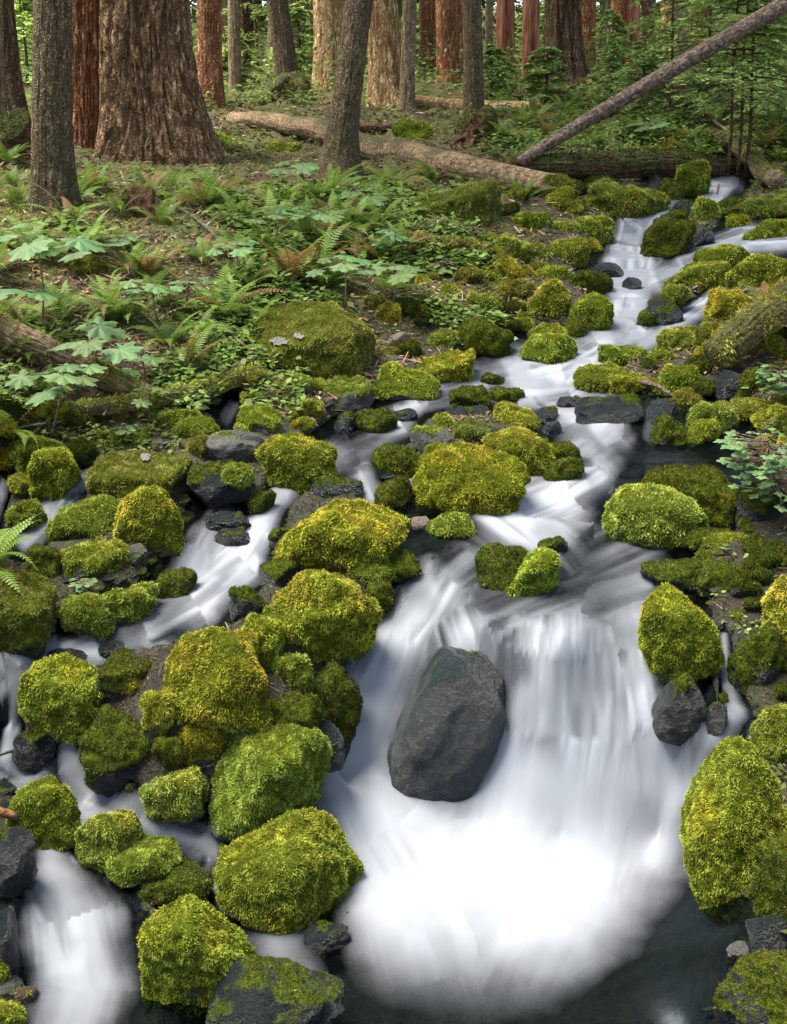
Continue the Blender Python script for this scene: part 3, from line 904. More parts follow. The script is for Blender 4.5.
(416,350,474,390,'g','cube like bright mossy rock with dark shaded face',dict(box=.6,cuts=0,rough=.1,planes=[((-.45,-.2,.9),.45),((.35,-.95,-.1),.42),((.9,-.1,0),.6)],tilt=0,pal='y',cover=.85)),
(427,331,459,354,'g','round moss topped stone behind the cube like rock',{}),
(384,332,413,356,'p','flat grey pink stone beside the block shaped boulder',dict(box=.5)),
(361,296,386,322,'b','small brown mossy stone behind the block shaped boulder',{}),
(436,305,463,328,'g','mossy ball stone under the leafy bank, upstream of the cube like rock',{}),
(460,292,502,320,'g','mossy rock in the middle of the upper mossy slope',{}),
(435,286,461,306,'g','small moss hump below the mossy log',{}),
(478,271,503,295,'g','rounded moss stone above the middle of the upper mossy slope',{}),
(441,259,479,284,'g','broad moss stone just under the mossy log',dict(pal='d')),
(454,321,508,358,'d','wide dark moss hump with white leaflets beside it',dict(cover=.95)),
(410,183,500,246,'b','tall square moss draped boulder below the fallen log',dict(box=.6,cover=1,cuts=1,rough=.14,lumps=1,pal='b',planes=[((-.35,-.2,.9),.6),((.1,-1,.1),.5),((.95,-.3,0),.65)])),
(529,281,573,327,'y','leaning yellow moss pillar stone beside the upper cascade',dict(tilt=45,cover=.98)),
(571,270,611,300,'d','dark green moss stone at the foot of the upper cascade step',dict(cover=.95)),
(571,296,611,338,'g','bright moss stone draped beside the upper cascade',dict(cover=.97,tilt=-15,pal='g')),
(519,335,577,368,'g','long bright mossy rock along the long white pool',dict(tilt=10,cover=.97)),
(530,323,566,343,'y','yellow mossy stone on top of the long bright mossy rock',{}),
(562,319,584,341,'d','small dark moss stone between yellow pillar and cascade',dict(cover=.95)),
(540,241,586,271,'g','lumpy moss rock beside the upper cascade step',dict(cover=.9)),
(575,219,613,250,'g','moss capped black rock at the top of the upper cascade step',dict(cover=.7)),
(520,245,546,273,'g','mossy stone behind the lumpy moss rock',{}),
(539,267,572,290,'g','green moss stone below the lumpy moss rock',{}),
(545,221,579,247,'g','rounded moss stone above the lumpy moss rock',dict(cover=.8)),
(497,236,526,265,'g','drooping moss stone on the upper slope beside square draped boulder',dict(pal='g')),
(512,212,552,248,'n','grey topped stone with moss sides near the fallen log end',dict(cover=.6)),
(586,183,668,224,'g','wide flat moss covered rock under the rotten red log',dict(cover=.98,tilt=-4)),
(571,185,592,199,'s','small smooth dark grey stone under the rotten log',dict(cover=0)),
(585,177,612,193,'g','small moss tuft stone in the shadow of the rotten log',{}),
(560,180,581,196,'g','tiny dark moss stone beside the smooth grey stone',dict(pal='d')),
(588,262,628,292,'s','pale submerged rock under the white veil of the upper cascade pool',dict(cover=.02,dz=-.06)),
(622,277,642,294,'s','small grey wedge stone standing in the upper cascade pool',dict(cover=0)),
(556,396,580,412,'s','dark half drowned stone at the tail of the long white pool',dict(cover=.05)),
(596,452,650,478,'s','submerged dark rock with water folding over it at the middle pool outlet',dict(cover=0,dz=-.10)),
(268,530,298,556,'s','dark wet rock splitting off from the white chute of the side channel',dict(cover=.1)),
(150,612,196,636,'s','dark drowned rock in the bend of the side channel',dict(cover=.05,dz=-.07)),
# ---- beyond the upper cascade
(644,222,692,266,'d','round dark green mossy boulder dividing the upper cascade',dict(cover=.97,pal='d')),
(664,262,728,296,'g','wedge of moss covered rock below the dividing boulder',dict(tilt=14,cover=.92)),
(728,258,800,300,'y','golden brown drooping moss mound at the picture edge',dict(cover=.95,lumps=1.5)),
(702,290,752,336,'y','golden mossy knob above the leaning mossy trunk',dict(cover=.95)),
(637,300,684,330,'s','flat black wet rock in the fork of the upper cascade',dict(cover=.08,box=.3)),
(661,286,687,304,'g','bright moss button on the flat black wet rock',dict(dz=.1,pal='g')),
(637,312,657,330,'d','small moss patch stone under the flat black wet rock',{}),
(659,327,701,363,'g','olive mossy rock beside the golden knob',{}),
(597,344,650,374,'g','long low mossy stone below the upper cascade pool',dict(cover=.97)),
(644,347,677,372,'g','second low moss stone next to the long low one',{}),
(574,365,624,394,'g','mossy stone with dark foot above the broad wet rock',dict(cover=.85)),
(608,371,646,398,'y','yellowish moss stone above the broad wet rock',{}),
(658,365,698,400,'g','green mossy stone under the olive mossy rock',{}),
(712,370,752,404,'s','flat dark slab under the leaning mossy trunk',dict(box=.4,tilt=-25)),
(734,368,775,406,'d','dark green moss rock below the leaning mossy trunk',dict(cover=.9)),
(692,229,715,252,'s','small black wet stone in the inlet of the right hand cascade',dict(cover=.12)),
(694,249,752,273,'g','flat mossy rock between two arms of the upper cascade',dict(cover=.95)),
(756,219,790,243,'g','mossy stone bordering the wide white inlet',{}),
(741,228,769,244,'g','little moss stone in the edge of the wide white inlet',{}),
(692,200,719,228,'g','pale green moss dome under the small high fall',{}),
(718,198,750,222,'g','mossy stone behind the pale green dome',dict(pal='d',cover=.95)),
(745,201,777,222,'b','brownish moss dome below the long mossy ridge rock',{}),
(726,215,750,229,'y','small yellow moss stone beside the brownish dome',{}),
(653,212,690,238,'s','black wet rock perched on the dividing boulder',dict(cover=.2)),
(676,162,709,206,'g','tall mossy stump like rock beside the small high fall',dict(box=.6,cover=.95)),
(652,178,682,206,'d','dark mossy rock in shadow beside the stump like rock',{}),
(672,200,696,217,'s','small black stone between stump like rock and pale dome',dict(cover=.2)),
(705,188,830,224,'b','long ridge rock blanketed in olive moss above the wide white inlet',dict(tilt=14,cover=1,pal='b')),
(772,195,800,222,'g','mossy stone at the picture edge below the long ridge rock',{}),
(664,131,699,154,'b','moss mound behind the rotten red log',{}),
(680,146,694,154,'n','small white stone on the rotten log',dict(cover=0)),
(192,130,232,150,'g','pale mossy rock near the foot of the largest trunk',dict(cover=.85)),
(268,142,302,160,'g','small mossy stone beside the fallen log and leaning trunk',{}),
(70,255,108,285,'b','brown mossy rock with pale spot among the ferns',{}),
(395,122,432,146,'g','moss hummock in front of the fallen log, near root wad',{}),
]
# ---- many small mossy stones filling the slopes (px window, count, px width range, label)
FILL = [
 ((505,205,600,260), 26, (12,26), 'small mossy stone on the slope between fallen log end and upper cascade step'),
 ((470,255,575,335), 34, (12,26), 'small mossy stone on the upper slope beside the leaning yellow pillar stone'),
 ((655,150,785,215), 18, (12,24), 'small mossy stone around the small high fall under the log jam'),
 ((690,270,787,400), 26, (12,26), 'small mossy stone on the slope around the leaning mossy trunk'),
 ((560,290,700,400), 22, (10,22), 'small mossy stone at the edges of the upper cascade'),
 ((380,250,500,400), 26, (12,24), 'small mossy stone on the bank between mossy log and long white pool'),
 ((640,400,787,470), 12, (14,28), 'small mossy stone on the bank of the still pool by the leafy plant'),
 ((640,540,787,720), 18, (14,30), 'small dark mossy stone on the bank beside the thin trickle'),
 ((0,425,260,560), 28, (14,30), 'small mossy stone on the bank above the side channel'),
 ((230,395,420,460), 16, (12,26), 'small stone on the branch stream bank below the block shaped boulder'),
 ((60,650,350,780), 20, (16,30), 'small mossy stone filling gaps of the mossy pile beside the main waterfall'),
 ((300,395,560,520), 22, (10,24), 'small bare dark wet stone among the midstream boulders'),
 ((190,400,330,600), 18, (12,24), 'small bare dark wet stone along the branch stream chute'),
 ((0,460,200,660), 14, (12,26), 'small bare dark wet stone on the side channel bank'),
 ((0,640,360,1000), 26, (14,34), 'small bare dark wet stone between the boulders of the mossy pile and lower pool'),
 ((560,200,787,420), 30, (9,20), 'small bare dark wet stone at the upper cascade'),
 ((640,420,787,760), 20, (12,28), 'small bare dark wet stone on the bank of the still pool and trickle'),
 ((800,230,1080,560), 34, (16,34), 'mossy stone on the bank just beyond the picture edge by the leaning mossy trunk'),
 ((800,560,1060,1000), 26, (20,44), 'mossy stone on the bank just beyond the picture edge by the great bank boulder'),
 ((-260,440,-15,960), 34, (20,42), 'mossy stone on the bank just beyond the picture edge by the side channel'),
 ((0,600,120,800), 12, (16,30), 'small dark mossy stone beside the side channel bend'),
]
for (x0, y0, x1, y1, kd, lb, op) in RL:
    rock(x0, y0, x1, y1, kd, lb, **op)

# shared small stones: built once, copied
PROTO = []
def proto(pal, cov, seed, n=3200):
    r = np.random.default_rng(seed)
    V, Fc = rock_shape(4, r, .25, .16, 4)
    V *= np.array([1, .9, .75])
    Nn = vnormals(V, Fc)
    field = Nn[:, 2] * .75 + .35 * V[:, 2] + (fbm(V * 1.7 + seed, 4, seed) - .5) * 1.5
    t = 1.1 - 2.1 * cov
    moss = smooth(t - .12, t + .12, field)
    V2 = V + Nn * (moss * (fbm(V * 3.2, 3, seed) - .35) * .35)[:, None]
    me = new_mesh('mossy_stone', V2, Fc, M_STONE_WET, attrs={'moss': moss, 'wet': np.full(len(V), .7)})
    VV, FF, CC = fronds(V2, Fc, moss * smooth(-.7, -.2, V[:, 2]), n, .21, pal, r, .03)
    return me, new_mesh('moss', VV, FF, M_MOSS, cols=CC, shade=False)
for k, (pl, cv) in enumerate([('g', .9), ('d', .9), ('g', .8), ('y', .92), ('b', .85), ('d', .7)]):
    PROTO.append(proto(pl, cv, 900 + k))
BARE = []
for k in range(4):
    r0 = np.random.default_rng(400 + k)
    V0, F0 = rock_shape(4, r0, .3, .17, 6)
    V0 = V0 * np.array([1, .85, .7])
    mo_ = smooth(.55, .75, fbm(V0 * 2, 4, 50 + k)) * .8
    BARE.append((new_mesh('wet_stone', V0, F0, M_STONE_WET if k < 3 else M_STONE_DRY, attrs={'moss': mo_, 'wet': np.ones(len(V0))}), None))
r_ = np.random.default_rng(31)
for (x0, y0, x1, y1), cnt, (w0, w1), lb in FILL:
    made = tries = 0
    while made < cnt and tries < 900:
        tries += 1
        px, py = r_.uniform(x0, x1), r_.uniform(y0, y1)
        if any(b[0] - 2 < px < b[2] + 2 and b[1] - 1 < py < b[3] + (b[3] - b[1]) * .02 for b, _, _ in ROCKS):
            continue
        P = hit(px, py)
        m_ = ginterp(P[0], P[1], _GM)[0]
        if m_ > (.85 if 'bare' in lb else .55):
            continue
        wpx = r_.uniform(w0, w1)
        sc = wpx / 2 / F * ((P - CAM) @ FWD)
        bare = 'bare' in lb
        ms, mm = BARE[r_.integers(0, 4)] if bare else PROTO[r_.integers(0, len(PROTO)) if 'dark' not in lb else r_.choice([1, 5])]
        nm_ = 'wet_stone' if bare else 'mossy_stone'
        o = obj(nm_, ms, loc=(P[0], P[1], gz_at(P[0], P[1]) + sc * .3))
        o.rotation_euler = (r_.uniform(-.25, .25), r_.uniform(-.25, .25), r_.uniform(0, 6.28))
        o.scale = (sc * r_.uniform(.9, 1.2), sc * r_.uniform(.9, 1.1), sc * r_.uniform(.8, 1.15))
        tag(o, lb, 'rock', 'stones: ' + lb)
        if mm:
            obj('moss', mm, parent=o)
        ROCKS.append(((px - wpx * .4, py - wpx * .6, px + wpx * .4, py + wpx * .2), o, P))
        made += 1
# ------------------------------------------------------------------ trunks, logs, stumps, sticks
def bark_ridge(seed, depth, ka, kz, flare=0.0, lobes=5, base_r=.3, ph=0.0, twist=0.0):
    def f(a, s, r):
        aa = a + twist * s
        wv = fbm(np.stack([np.cos(aa) * 2, np.sin(aa) * 2, s * kz * .7], -1), 2, seed + 5) - .5
        P = np.stack([np.cos(aa + wv * .25) * ka, np.sin(aa + wv * .25) * ka, s * kz], -1)
        n = np.abs(fbm(P, 2, seed) - .5) * 2
        n2 = np.abs(vnoise(P * np.array([1.9, 1.9, 3.2]) + 40, seed + 2) - .5) * 2
        g = np.minimum(smooth(.0, .22, n), .55 + .45 * smooth(.0, .3, n2))
        f.groove = 1 - g
        P2 = np.stack([np.cos(aa) * ka * 3, np.sin(aa) * ka * 3, s * kz * 8], -1)
        out = 1 - depth * (1 - g) * 1.5 + depth * .7 * (fbm(P2, 2, seed + 9) - .5) + .10 * (fbm(np.stack([np.cos(a), np.sin(a), s * .35], -1), 2, seed + 4) - .5)
        if flare:
            e = np.exp(-np.maximum(s - .25, 0) / (base_r * 1.5))
            out = out + flare * e * (.65 + .5 * np.cos(lobes * a + ph) * .5 + .5 * (fbm(np.stack([np.cos(a) * 1.6, np.sin(a) * 1.6, s * 0], -1), 2, seed + 6) - .3))
        return out
    return f
def groove_of(rg, n):
    g = np.zeros(n)
    g[:len(rg.groove)] = rg.groove
    return g

CROWNS = []
def needle_quads(P, D, size, cols, r, flat=.6):
    """leaf shaped rhombs at P pointing along D"""
    n = len(P)
    up = np.array([0, 0, 1.0])
    t = unit(np.cross(D, up + r.normal(0, flat * .5, (n, 3))))
    sz = size * r.uniform(.6, 1.3, (n, 1))
    V = np.stack([P, P + D * sz * .5 + t * sz * .22, P + D * sz, P + D * sz * .5 - t * sz * .22], 1).reshape(-1, 3)
    return V, np.arange(4 * n).reshape(-1, 4), np.repeat(cols, 4, 0)

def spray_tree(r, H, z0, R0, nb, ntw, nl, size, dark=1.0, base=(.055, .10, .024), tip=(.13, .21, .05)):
    """flat drooping conifer sprays; returns leaf V,F,C and branch tubes"""
    Ps, Ds, Cs, tubes = [], [], [], []
    base, tip = np.array(base), np.array(tip)
    for k in range(nb):
        q = (k + r.random()) / nb
        z = z0 + (H - z0) * q
        L = R0 * (1 - q) ** .8 * r.uniform(.6, 1.15) + .1
        az = r.uniform(0, 6.283)
        d = np.array([math.cos(az), math.sin(az), r.uniform(-.05, .3)])
        sd = np.array([-math.sin(az), math.cos(az), 0])
        t = np.linspace(0, 1, 7)[:, None]
        pts = np.array([0, 0, z]) + d * L * t + np.array([0, 0, -.38 * L]) * t ** 2
        tubes.append(sweep(pts, np.linspace(.012, .003, 7) * (H / 4) ** .5, 4, cap=False))
        m = ntw
        tt = np.sort(r.uniform(.12, 1, m))
        for j, q2 in enumerate(tt):
            p0 = np.array([0, 0, z]) + d * L * q2 + np.array([0, 0, -.38 * L]) * q2 ** 2
            sgn = 1 if j % 2 else -1
            tl = L * .45 * (1 - q2 * .65) * r.uniform(.6, 1.2)
            td = unit(d * .75 + sd * sgn * .9 + np.array([0, 0, -.25 + r.normal(0, .12)]))
            qq = r.random(nl)[:, None]
            pp = p0 + td * tl * qq + np.array([0, 0, -.15 * tl]) * qq ** 2 + r.normal(0, size * .12, (nl, 3))
            s2 = np.where(r.random((nl, 1)) < .5, 1, -1)
            dd = unit(td * .8 + np.cross(td, [0, 0, 1.0]) * s2 * .8 + r.normal(0, .18, (nl, 3)))
            Ps.append(pp); Ds.append(dd)
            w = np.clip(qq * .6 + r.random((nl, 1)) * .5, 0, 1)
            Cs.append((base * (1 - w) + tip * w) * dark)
    P, D, C = np.vstack(Ps), np.vstack(Ds), np.vstack(Cs)
    V, Fq, CC = needle_quads(P, D, size, C, r)
    return V, Fq, CC, join(tubes)

_rc = np.random.default_rng(77)
for k in range(3):
    V, Fq, CC, _t = spray_tree(_rc, 15, 0, 3.2, 26, 8, 6, .40)
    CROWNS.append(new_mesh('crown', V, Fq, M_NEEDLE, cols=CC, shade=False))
CROWN_LOW = []
for k in range(3):
    V, Fq, CC, _t = spray_tree(_rc, 13, 0, 2.8, 40, 9, 8, .40, base=(.07, .12, .026), tip=(.16, .25, .06))
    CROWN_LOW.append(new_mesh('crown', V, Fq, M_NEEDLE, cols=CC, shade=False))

def tree(px, py, wpx, top_px, bark, label, flare=.5, depth=.06, ka=5, kz=1.2, H=20, crown=True, dist=None, moss=0.0, group=None, lowcrown=False, taper=.55, cat='tree', cz=None, name='conifer_tree', wtop=None, lobes=5):
    r = np.random.default_rng(int(px * 13 + py * 7 + wpx * 101) % 100000)
    if dist is None:
        P = ghit(px, py)
    else:
        d = ray(px, py)
        P = CAM + d * (dist / math.hypot(d[0], d[1]))
        P[2] = gz_at(P[0], P[1])
    zc = (P - CAM) @ FWD
    rad = wpx / 2 / F * zc
    dt = ray(top_px, 0)
    Q = CAM + dt * (P[1] / dt[1])
    lean = (Q - P) / max(Q[2] - P[2], .5)
    base = P - lean * .3 - np.array([0, 0, .0])
    vis = max(Q[2] - P[2], 1) + .8
    ns = int(np.clip(vis * F / zc / 3.0, 14, 110))
    s = np.concatenate([np.linspace(0, vis + .3, ns), np.linspace(vis + .3, H, 10)[1:]])
    path = base + lean * s[:, None]
    path[:, 0] += .015 * wpx / 20 * np.sin(s * 1.3 + px) * np.minimum(s, 1)
    rr = rad * (1 - taper * s / H)
    rg = bark_ridge(int(px + py), depth, ka, kz, flare, lobes, max(rad, .2), px)
    nseg = int(np.clip(wpx * 3.2, 20, 300))
    V, Fl = sweep(path, rr, nseg, True, rg)
    V -= P
    root = bpy.data.objects.new(name, None)
    COL.objects.link(root)
    root.location = P
    tag(root, label, cat, group)
    mv = np.zeros(len(V))
    if moss:
        mv = moss * smooth(1.2, .0, V[:, 2]) * smooth(.42, .6, fbm(V * 6, 3, 3) + .15)
    obj('trunk', new_mesh('trunk', V, Fl, bark, attrs={'moss': mv, 'groove': groove_of(rg, len(V))}), parent=root)
    if crown:
        c = obj('crown', (CROWN_LOW if lowcrown else CROWNS)[r.integers(0, 3)], parent=root)
        z0 = cz if cz is not None else 9 + r.uniform(0, 2)
        c.location = Vector(lean * z0) + Vector((0, 0, 0))
        c.rotation_euler = (0, 0, r.uniform(0, 6.28))
        c.scale = (r.uniform(.8, 1.1),) * 2 + (r.uniform(.85, 1.1),)
    return root

TREES = [
 (55,212,38,50,B_GREY,'slim grey trunk in front of the largest furrowed trunk, ferns at its foot',dict(flare=.6,depth=.05,ka=6,kz=2.5,moss=.8)),
 (90,140,50,90,B_RED,'thick red brown trunk just behind the largest furrowed trunk',dict(flare=.35,depth=.07,ka=7)),
 (160,156,84,151,B_BIG,'largest trunk, deeply furrowed grey bark flaring at the base',dict(flare=.75,depth=.085,ka=8.5,kz=1.9,H=26,moss=.35,taper=.3,lobes=4)),
 (16,126,24,2,B_DARK,'dark leaning trunk at the picture edge rising from a root mass',dict(flare=.5,moss=.5)),
 (-8,150,26,-12,B_PALE,'pale trunk cut off by the picture edge',dict(flare=.3)),
 (212,112,25,208,B_RED,'reddish trunk half hidden behind the largest furrowed trunk',dict(flare=.3,dist=17)),
 (236,98,13,234,B_PALE,'slender pale trunk right of the largest furrowed trunk',dict(flare=.2,dist=20)),
 (250,72,12,248,B_DARK,'thin dark distant trunk beside the slender pale trunk',dict(flare=.2,dist=30)),
 (289,84,23,276,B_GREY,'leaning grey green trunk growing above a mossy burl stump',dict(flare=.3,moss=.4,dist=19)),
 (328,100,32,329,B_ORANGE,'sunlit orange trunk partly hidden by the dark leaning trunk',dict(flare=.3,dist=22)),
 (338,176,28,357,B_GREY,'dark grey leaning trunk standing in front of the long fallen log',dict(flare=1.3,depth=.04,ka=6,kz=2.5,moss=.9,lobes=3)),
 (389,120,34,379,B_ORANGE,'sunlit orange trunk with wide flared base behind the long fallen log',dict(flare=.7,dist=19,depth=.07)),
 (407,114,15,409,B_PALE,'narrow pale trunk close beside the sunlit flared trunk',dict(flare=.4,dist=18.5)),
 (428,74,18,428,B_RED,'straight reddish trunk between narrow pale trunk and dark red brown trunk',dict(flare=.2,dist=29)),
 (449,86,21,446,B_RED,'dark red brown trunk behind the small sunlit log',dict(flare=.45,dist=24)),
 (473,120,20,473,B_GREY,'mottled grey green trunk beside the mossy root wad',dict(flare=.25,depth=.04,moss=.3,dist=17)),
 (489,78,8,489,B_PALE,'very thin pale distant trunk by the mottled grey green trunk',dict(flare=.2,dist=30)),
 (506,82,19,506,B_RUST,'dark rusty trunk left of the leaning snag foot',dict(flare=.4,dist=25)),
 (532,92,18,531,B_RUST,'orange rust coloured cedar trunk beside the broad fluted cedar',dict(flare=.5,dist=21)),
 (564,100,36,562,B_DARK,'broad fluted dark cedar trunk with spreading base',dict(flare=1.0,dist=22,depth=.12,ka=3,kz=.3)),
 (586,84,15,590,B_RED,'reddish trunk behind the broad fluted cedar',dict(flare=.4,dist=26)),
 (599,70,7,607,B_PALE,'thin leaning pale trunk beside the bright rust cedar',dict(flare=.2,dist=22)),
 (629,84,17,632,B_RUST,'bright rust red cedar trunk behind the leaning snag',dict(flare=.4,dist=22)),
 (645,86,12,650,B_DARK,'dark trunk close behind the bright rust red cedar',dict(flare=.3,dist=25)),
 (679,112,11,684,B_PALE,'pale slim trunk behind the leaning snag and thin pale pole',dict(flare=.3,dist=19)),
]
for px, py, wpx, tp, bk, lb, op in TREES:
    tree(px, py, wpx, tp, bk, lb, **op)
# more trunks far back in the forest
rt = np.random.default_rng(5)
for k in range(70):
    d_ = rt.uniform(27, 70)
    px = rt.uniform(-260, 1040)
    if 0 < px < 110 and d_ < 45 and k % 2:
        continue
    bk = [B_RED, B_DARK, B_PALE, B_RED, B_RUST, B_ORANGE, B_ORANGE, B_RUST][rt.integers(0, 8)]
    tree(px, 70, rt.uniform(.35, .95) * F / d_, px + rt.uniform(-3, 3), bk, 'distant forest trunk among the trees at the back', dist=d_, flare=.25, H=22, group='distant forest trunks', lowcrown=True, cz=rt.uniform(4.5, 9))
# trees standing outside the frame that shade the glade
for x, y in [(-7, 10.5), (7.6, 5), (-8, 3), (6, -5), (-2, -7), (-6, -4), (2.5, -6), (6, 0)]:
    pz = gz_at(x, y) if y > .4 else .5
    root = bpy.data.objects.new('conifer_tree', None); COL.objects.link(root)
    root.location = (x, y, pz)
    tag(root, 'tall conifer standing outside the view beside the glade', 'tree', 'conifers around the glade')
    s = np.linspace(-.5, 20, 24)
    V, Fl = sweep(np.stack([s * 0, s * 0, s], -1), .32 * (1 - .6 * np.clip(s, 0, 20) / 20), 24, True, bark_ridge(int(x * 10 + y), .06, 5, 1.2, .4, 5, .3))
    obj('trunk', new_mesh('trunk', V, Fl, B_DARK, attrs={'moss': np.zeros(len(V))}), parent=root)
    c = obj('crown', CROWNS[int(abs(x)) % 3], parent=root, loc=(0, 0, 3.2))
    c.scale = (.8, .8, 1)

def wood(pts, bark, label, name='fallen_log', cat='log', lift=0.5, nseg=None, depth=.07, moss=0.0, ka=5, kz=2.0, wob=.03, ends=True, mosspal='g', fr=0, group=None, d=None):
    """log lying on the land; pts: (px, py, diameter px[, height m above ground | None, distance])"""
    ctl, rad = [], []
    for p in pts:
        if len(p) > 4:
            dd = ray(p[0], p[1])
            P = CAM + dd * (p[4] / math.hypot(dd[0], dd[1]))
            rr = p[2] / 2 / F * ((P - CAM) @ FWD)
        else:
            P = ghit(p[0], p[1] + p[2] * .4)
            rr = p[2] / 2 / F * ((P - CAM) @ FWD)
            P = P + np.array([0, 0, rr * (2 * lift - .15) + (p[3] if len(p) > 3 else 0)])
        ctl.append(P); rad.append(rr)
    ctl, rad = np.array(ctl), np.array(rad)
    L = np.concatenate([[0], np.cumsum(np.linalg.norm(np.diff(ctl, axis=0), axis=1))])
    pxlen = sum(math.hypot(b[0] - a[0], b[1] - a[1]) for a, b in zip(pts[:-1], pts[1:]))
    n = int(np.clip(pxlen / 2.5, 8, 130))
    t = np.linspace(0, L[-1], n)
    path = np.stack([np.interp(t, L, ctl[:, k]) for k in range(3)], -1)
    rr = np.interp(t, L, rad)
    sd = int(sum(p[0] * 3 + p[1] for p in pts)) % 9999
    path = path + (np.stack([fbm(np.stack([t * .8 + 31 * k, t * 0, t * 0], -1), 2, sd) for k in range(3)], -1) - .5) * wob * L[-1]
    ns = nseg or int(np.clip(max(p[2] for p in pts) * 3, 8, 110))
    V, Fl = sweep(path, rr, ns, ends, bark_ridge(sd, depth, ka, kz))
    C = V.mean(0)
    mv = np.zeros(len(V))
    T = tri_of(Fl)
    Nn = vnormals(V, T)
    if moss:
        mv = smooth(.2, .6, Nn[:, 2] * .5 + (fbm(V * 2.5, 4, sd + 2) - .5) * 1.2 + moss - .35)
    o = obj(name, new_mesh(name, V - C, Fl, bark, attrs={'moss': mv}), loc=C)
    tag(o, label, cat, group)
    if fr:
        zc = (C - CAM) @ FWD
        r = np.random.default_rng(sd)
        VV, FF, CC = fronds(V, Fl, mv, fr, 4.2 / F * zc, mosspal, r)
        if len(VV):
            obj('moss', new_mesh('moss', VV - C, FF, M_MOSS, cols=CC, shade=False), parent=o)
    return o

wood([(238,116,15),(330,136,22),(450,163,27),(558,184,26)], B_LOG, 'long pale bare log lying across the slope behind the leaning trunk', moss=.25, depth=.05)
wood([(518,163,11,0,10.9),(600,112,14,0,11.1),(700,53,16,0,11.4),(800,-5,18,0,11.7),(960,-98,20,0,12)], B_SNAG, 'leaning weathered snag rising diagonally from the fallen log', 'leaning_snag', depth=.035, wob=.004)
wood([(498,170,16,0),(560,169,25,.03),(640,169,29,.05),(700,172,26,.04),(748,172,18,.0)], B_ROT, 'thick rotten red log with mossy top spanning a dark hollow', moss=.62, fr=5000, mosspal='d', depth=.12, wob=.012)
wood([(716,140,13,.05),(745,160,16,.05),(778,183,19,.02)], B_LOG, 'short greenish log sloping down to the small high fall', moss=.55, fr=600, mosspal='b')
wood([(630,107,5,.25),(700,108,5,.3),(764,104,4,.3)], B_TAN, 'thin straight pale pole lying behind the leaning snag', 'fallen_pole')
wood([(412,101,11),(470,105,13),(530,106,12)], B_ORANGE, 'short sunlit log lying behind the mossy root wad')
wood([(298,126,10),(350,128,12),(415,126,9)], B_ROT, 'reddish rotten log behind the long pale log', moss=.3)
wood([(-30,318,36),(30,345,33),(90,370,28),(150,396,22)], B_TAN, 'peeling tan log sloping down among broad leaved plants', moss=.35, fr=1500, depth=.09)
wood([(70,412,16),(150,402,18),(215,388,18),(262,372,16)], B_LOG, 'low mossy log beside the block shaped boulder', moss=.75, fr=3500)
wood([(404,243,17),(450,248,18),(490,253,14)], B_LOG, 'short moss covered log below the square draped boulder', moss=1.0, fr=3000, mosspal='b')
wood([(712,368,34,.05),(750,345,36,.1),(800,312,40,.1),(850,285,40,.1)], B_LOG, 'thick leaning mossy trunk at the picture edge above the leafy plant', moss=.95, fr=9000, mosspal='b')
wood([(586,84,9),(610,95,10),(640,101,9)], B_ORANGE, 'pale broken log piece by the bright rust cedar')
wood([(700,112,3,.15),(716,128,3,.08),(738,138,3,.02)], B_PALE, 'white curved bare branch lying near the pale pole', 'bare_branch', 'branch')
ST = [
 ([(330,968,5,.02),(339,952,5,.04),(349,936,4,.08)], B_ORTWIG, 'orange broken stick on the small black wet stone'),
 ([(-15,822,10,.05),(15,830,9,.05),(43,839,5,.05)], B_ORTWIG, 'orange brown splintered stick above the side channel falls'),
 ([(-5,780,3,.08),(18,772,3,.08),(36,767,2,.06)], B_TWIG, 'thin dark twig over the side channel'),
 ([(742,1040,4,0),(738,1000,4,.1,2.75),(741,958,3,.1,2.8)], B_TWIG, 'thin upright pale twig on the earthy bank'),
 ([(700,1022,4,.03),(735,1016,5,.03),(770,1018,4,.03)], B_TWIG, 'crooked twig lying along the bottom edge of the earthy bank'),
 ([(195,318,2.5,.06),(225,338,3,.05),(256,361,3,.03)], B_TWIG, 'pale bare twig leaning down to the block shaped boulder'),
 ([(222,382,6,.02),(240,373,6,.03),(256,364,5,.03)], B_TWIG, 'short grey stick beside the block shaped boulder'),
 ([(618,222,2.5,0),(623,210,2.5,.1,9.2),(624,200,2,.2,9.2)], B_ORTWIG, 'short orange stick upright at the upper cascade lip'),
 ([(716,212,2,.1),(719,200,2,.16)], B_ORTWIG, 'tiny orange stick by the pale moss dome'),
 ([(640,396,5,.08),(655,400,5,.08),(672,406,4,.05)], B_TWIG, 'pinkish stick jammed at the broad wet rock'),
 ([(0,455,2.5,.1),(40,438,2.5,.06),(70,425,2,.02)], B_TWIG, 'thin curved twig on the fern bank above the side falls'),
 ([(100,430,2.5,.05),(140,350,2.5,.3,5.6),(170,300,2,.6,5.7)], B_TWIG, 'long thin bare stem rising through the broad leaves'),
 ([(120,290,2.5,.05),(160,262,3,.05),(195,250,2.5,.03)], B_TWIG, 'brown dead twig on the fern slope'),
 ([(185,215,3,.05),(215,245,3,.08),(232,260,3,.03)], B_TWIG, 'grey dead branch below the largest trunk'),
]
for pts, bk, lb in ST:
    wood(pts, bk, lb, 'bare_stick', 'stick', nseg=7, wob=.05, depth=.03)

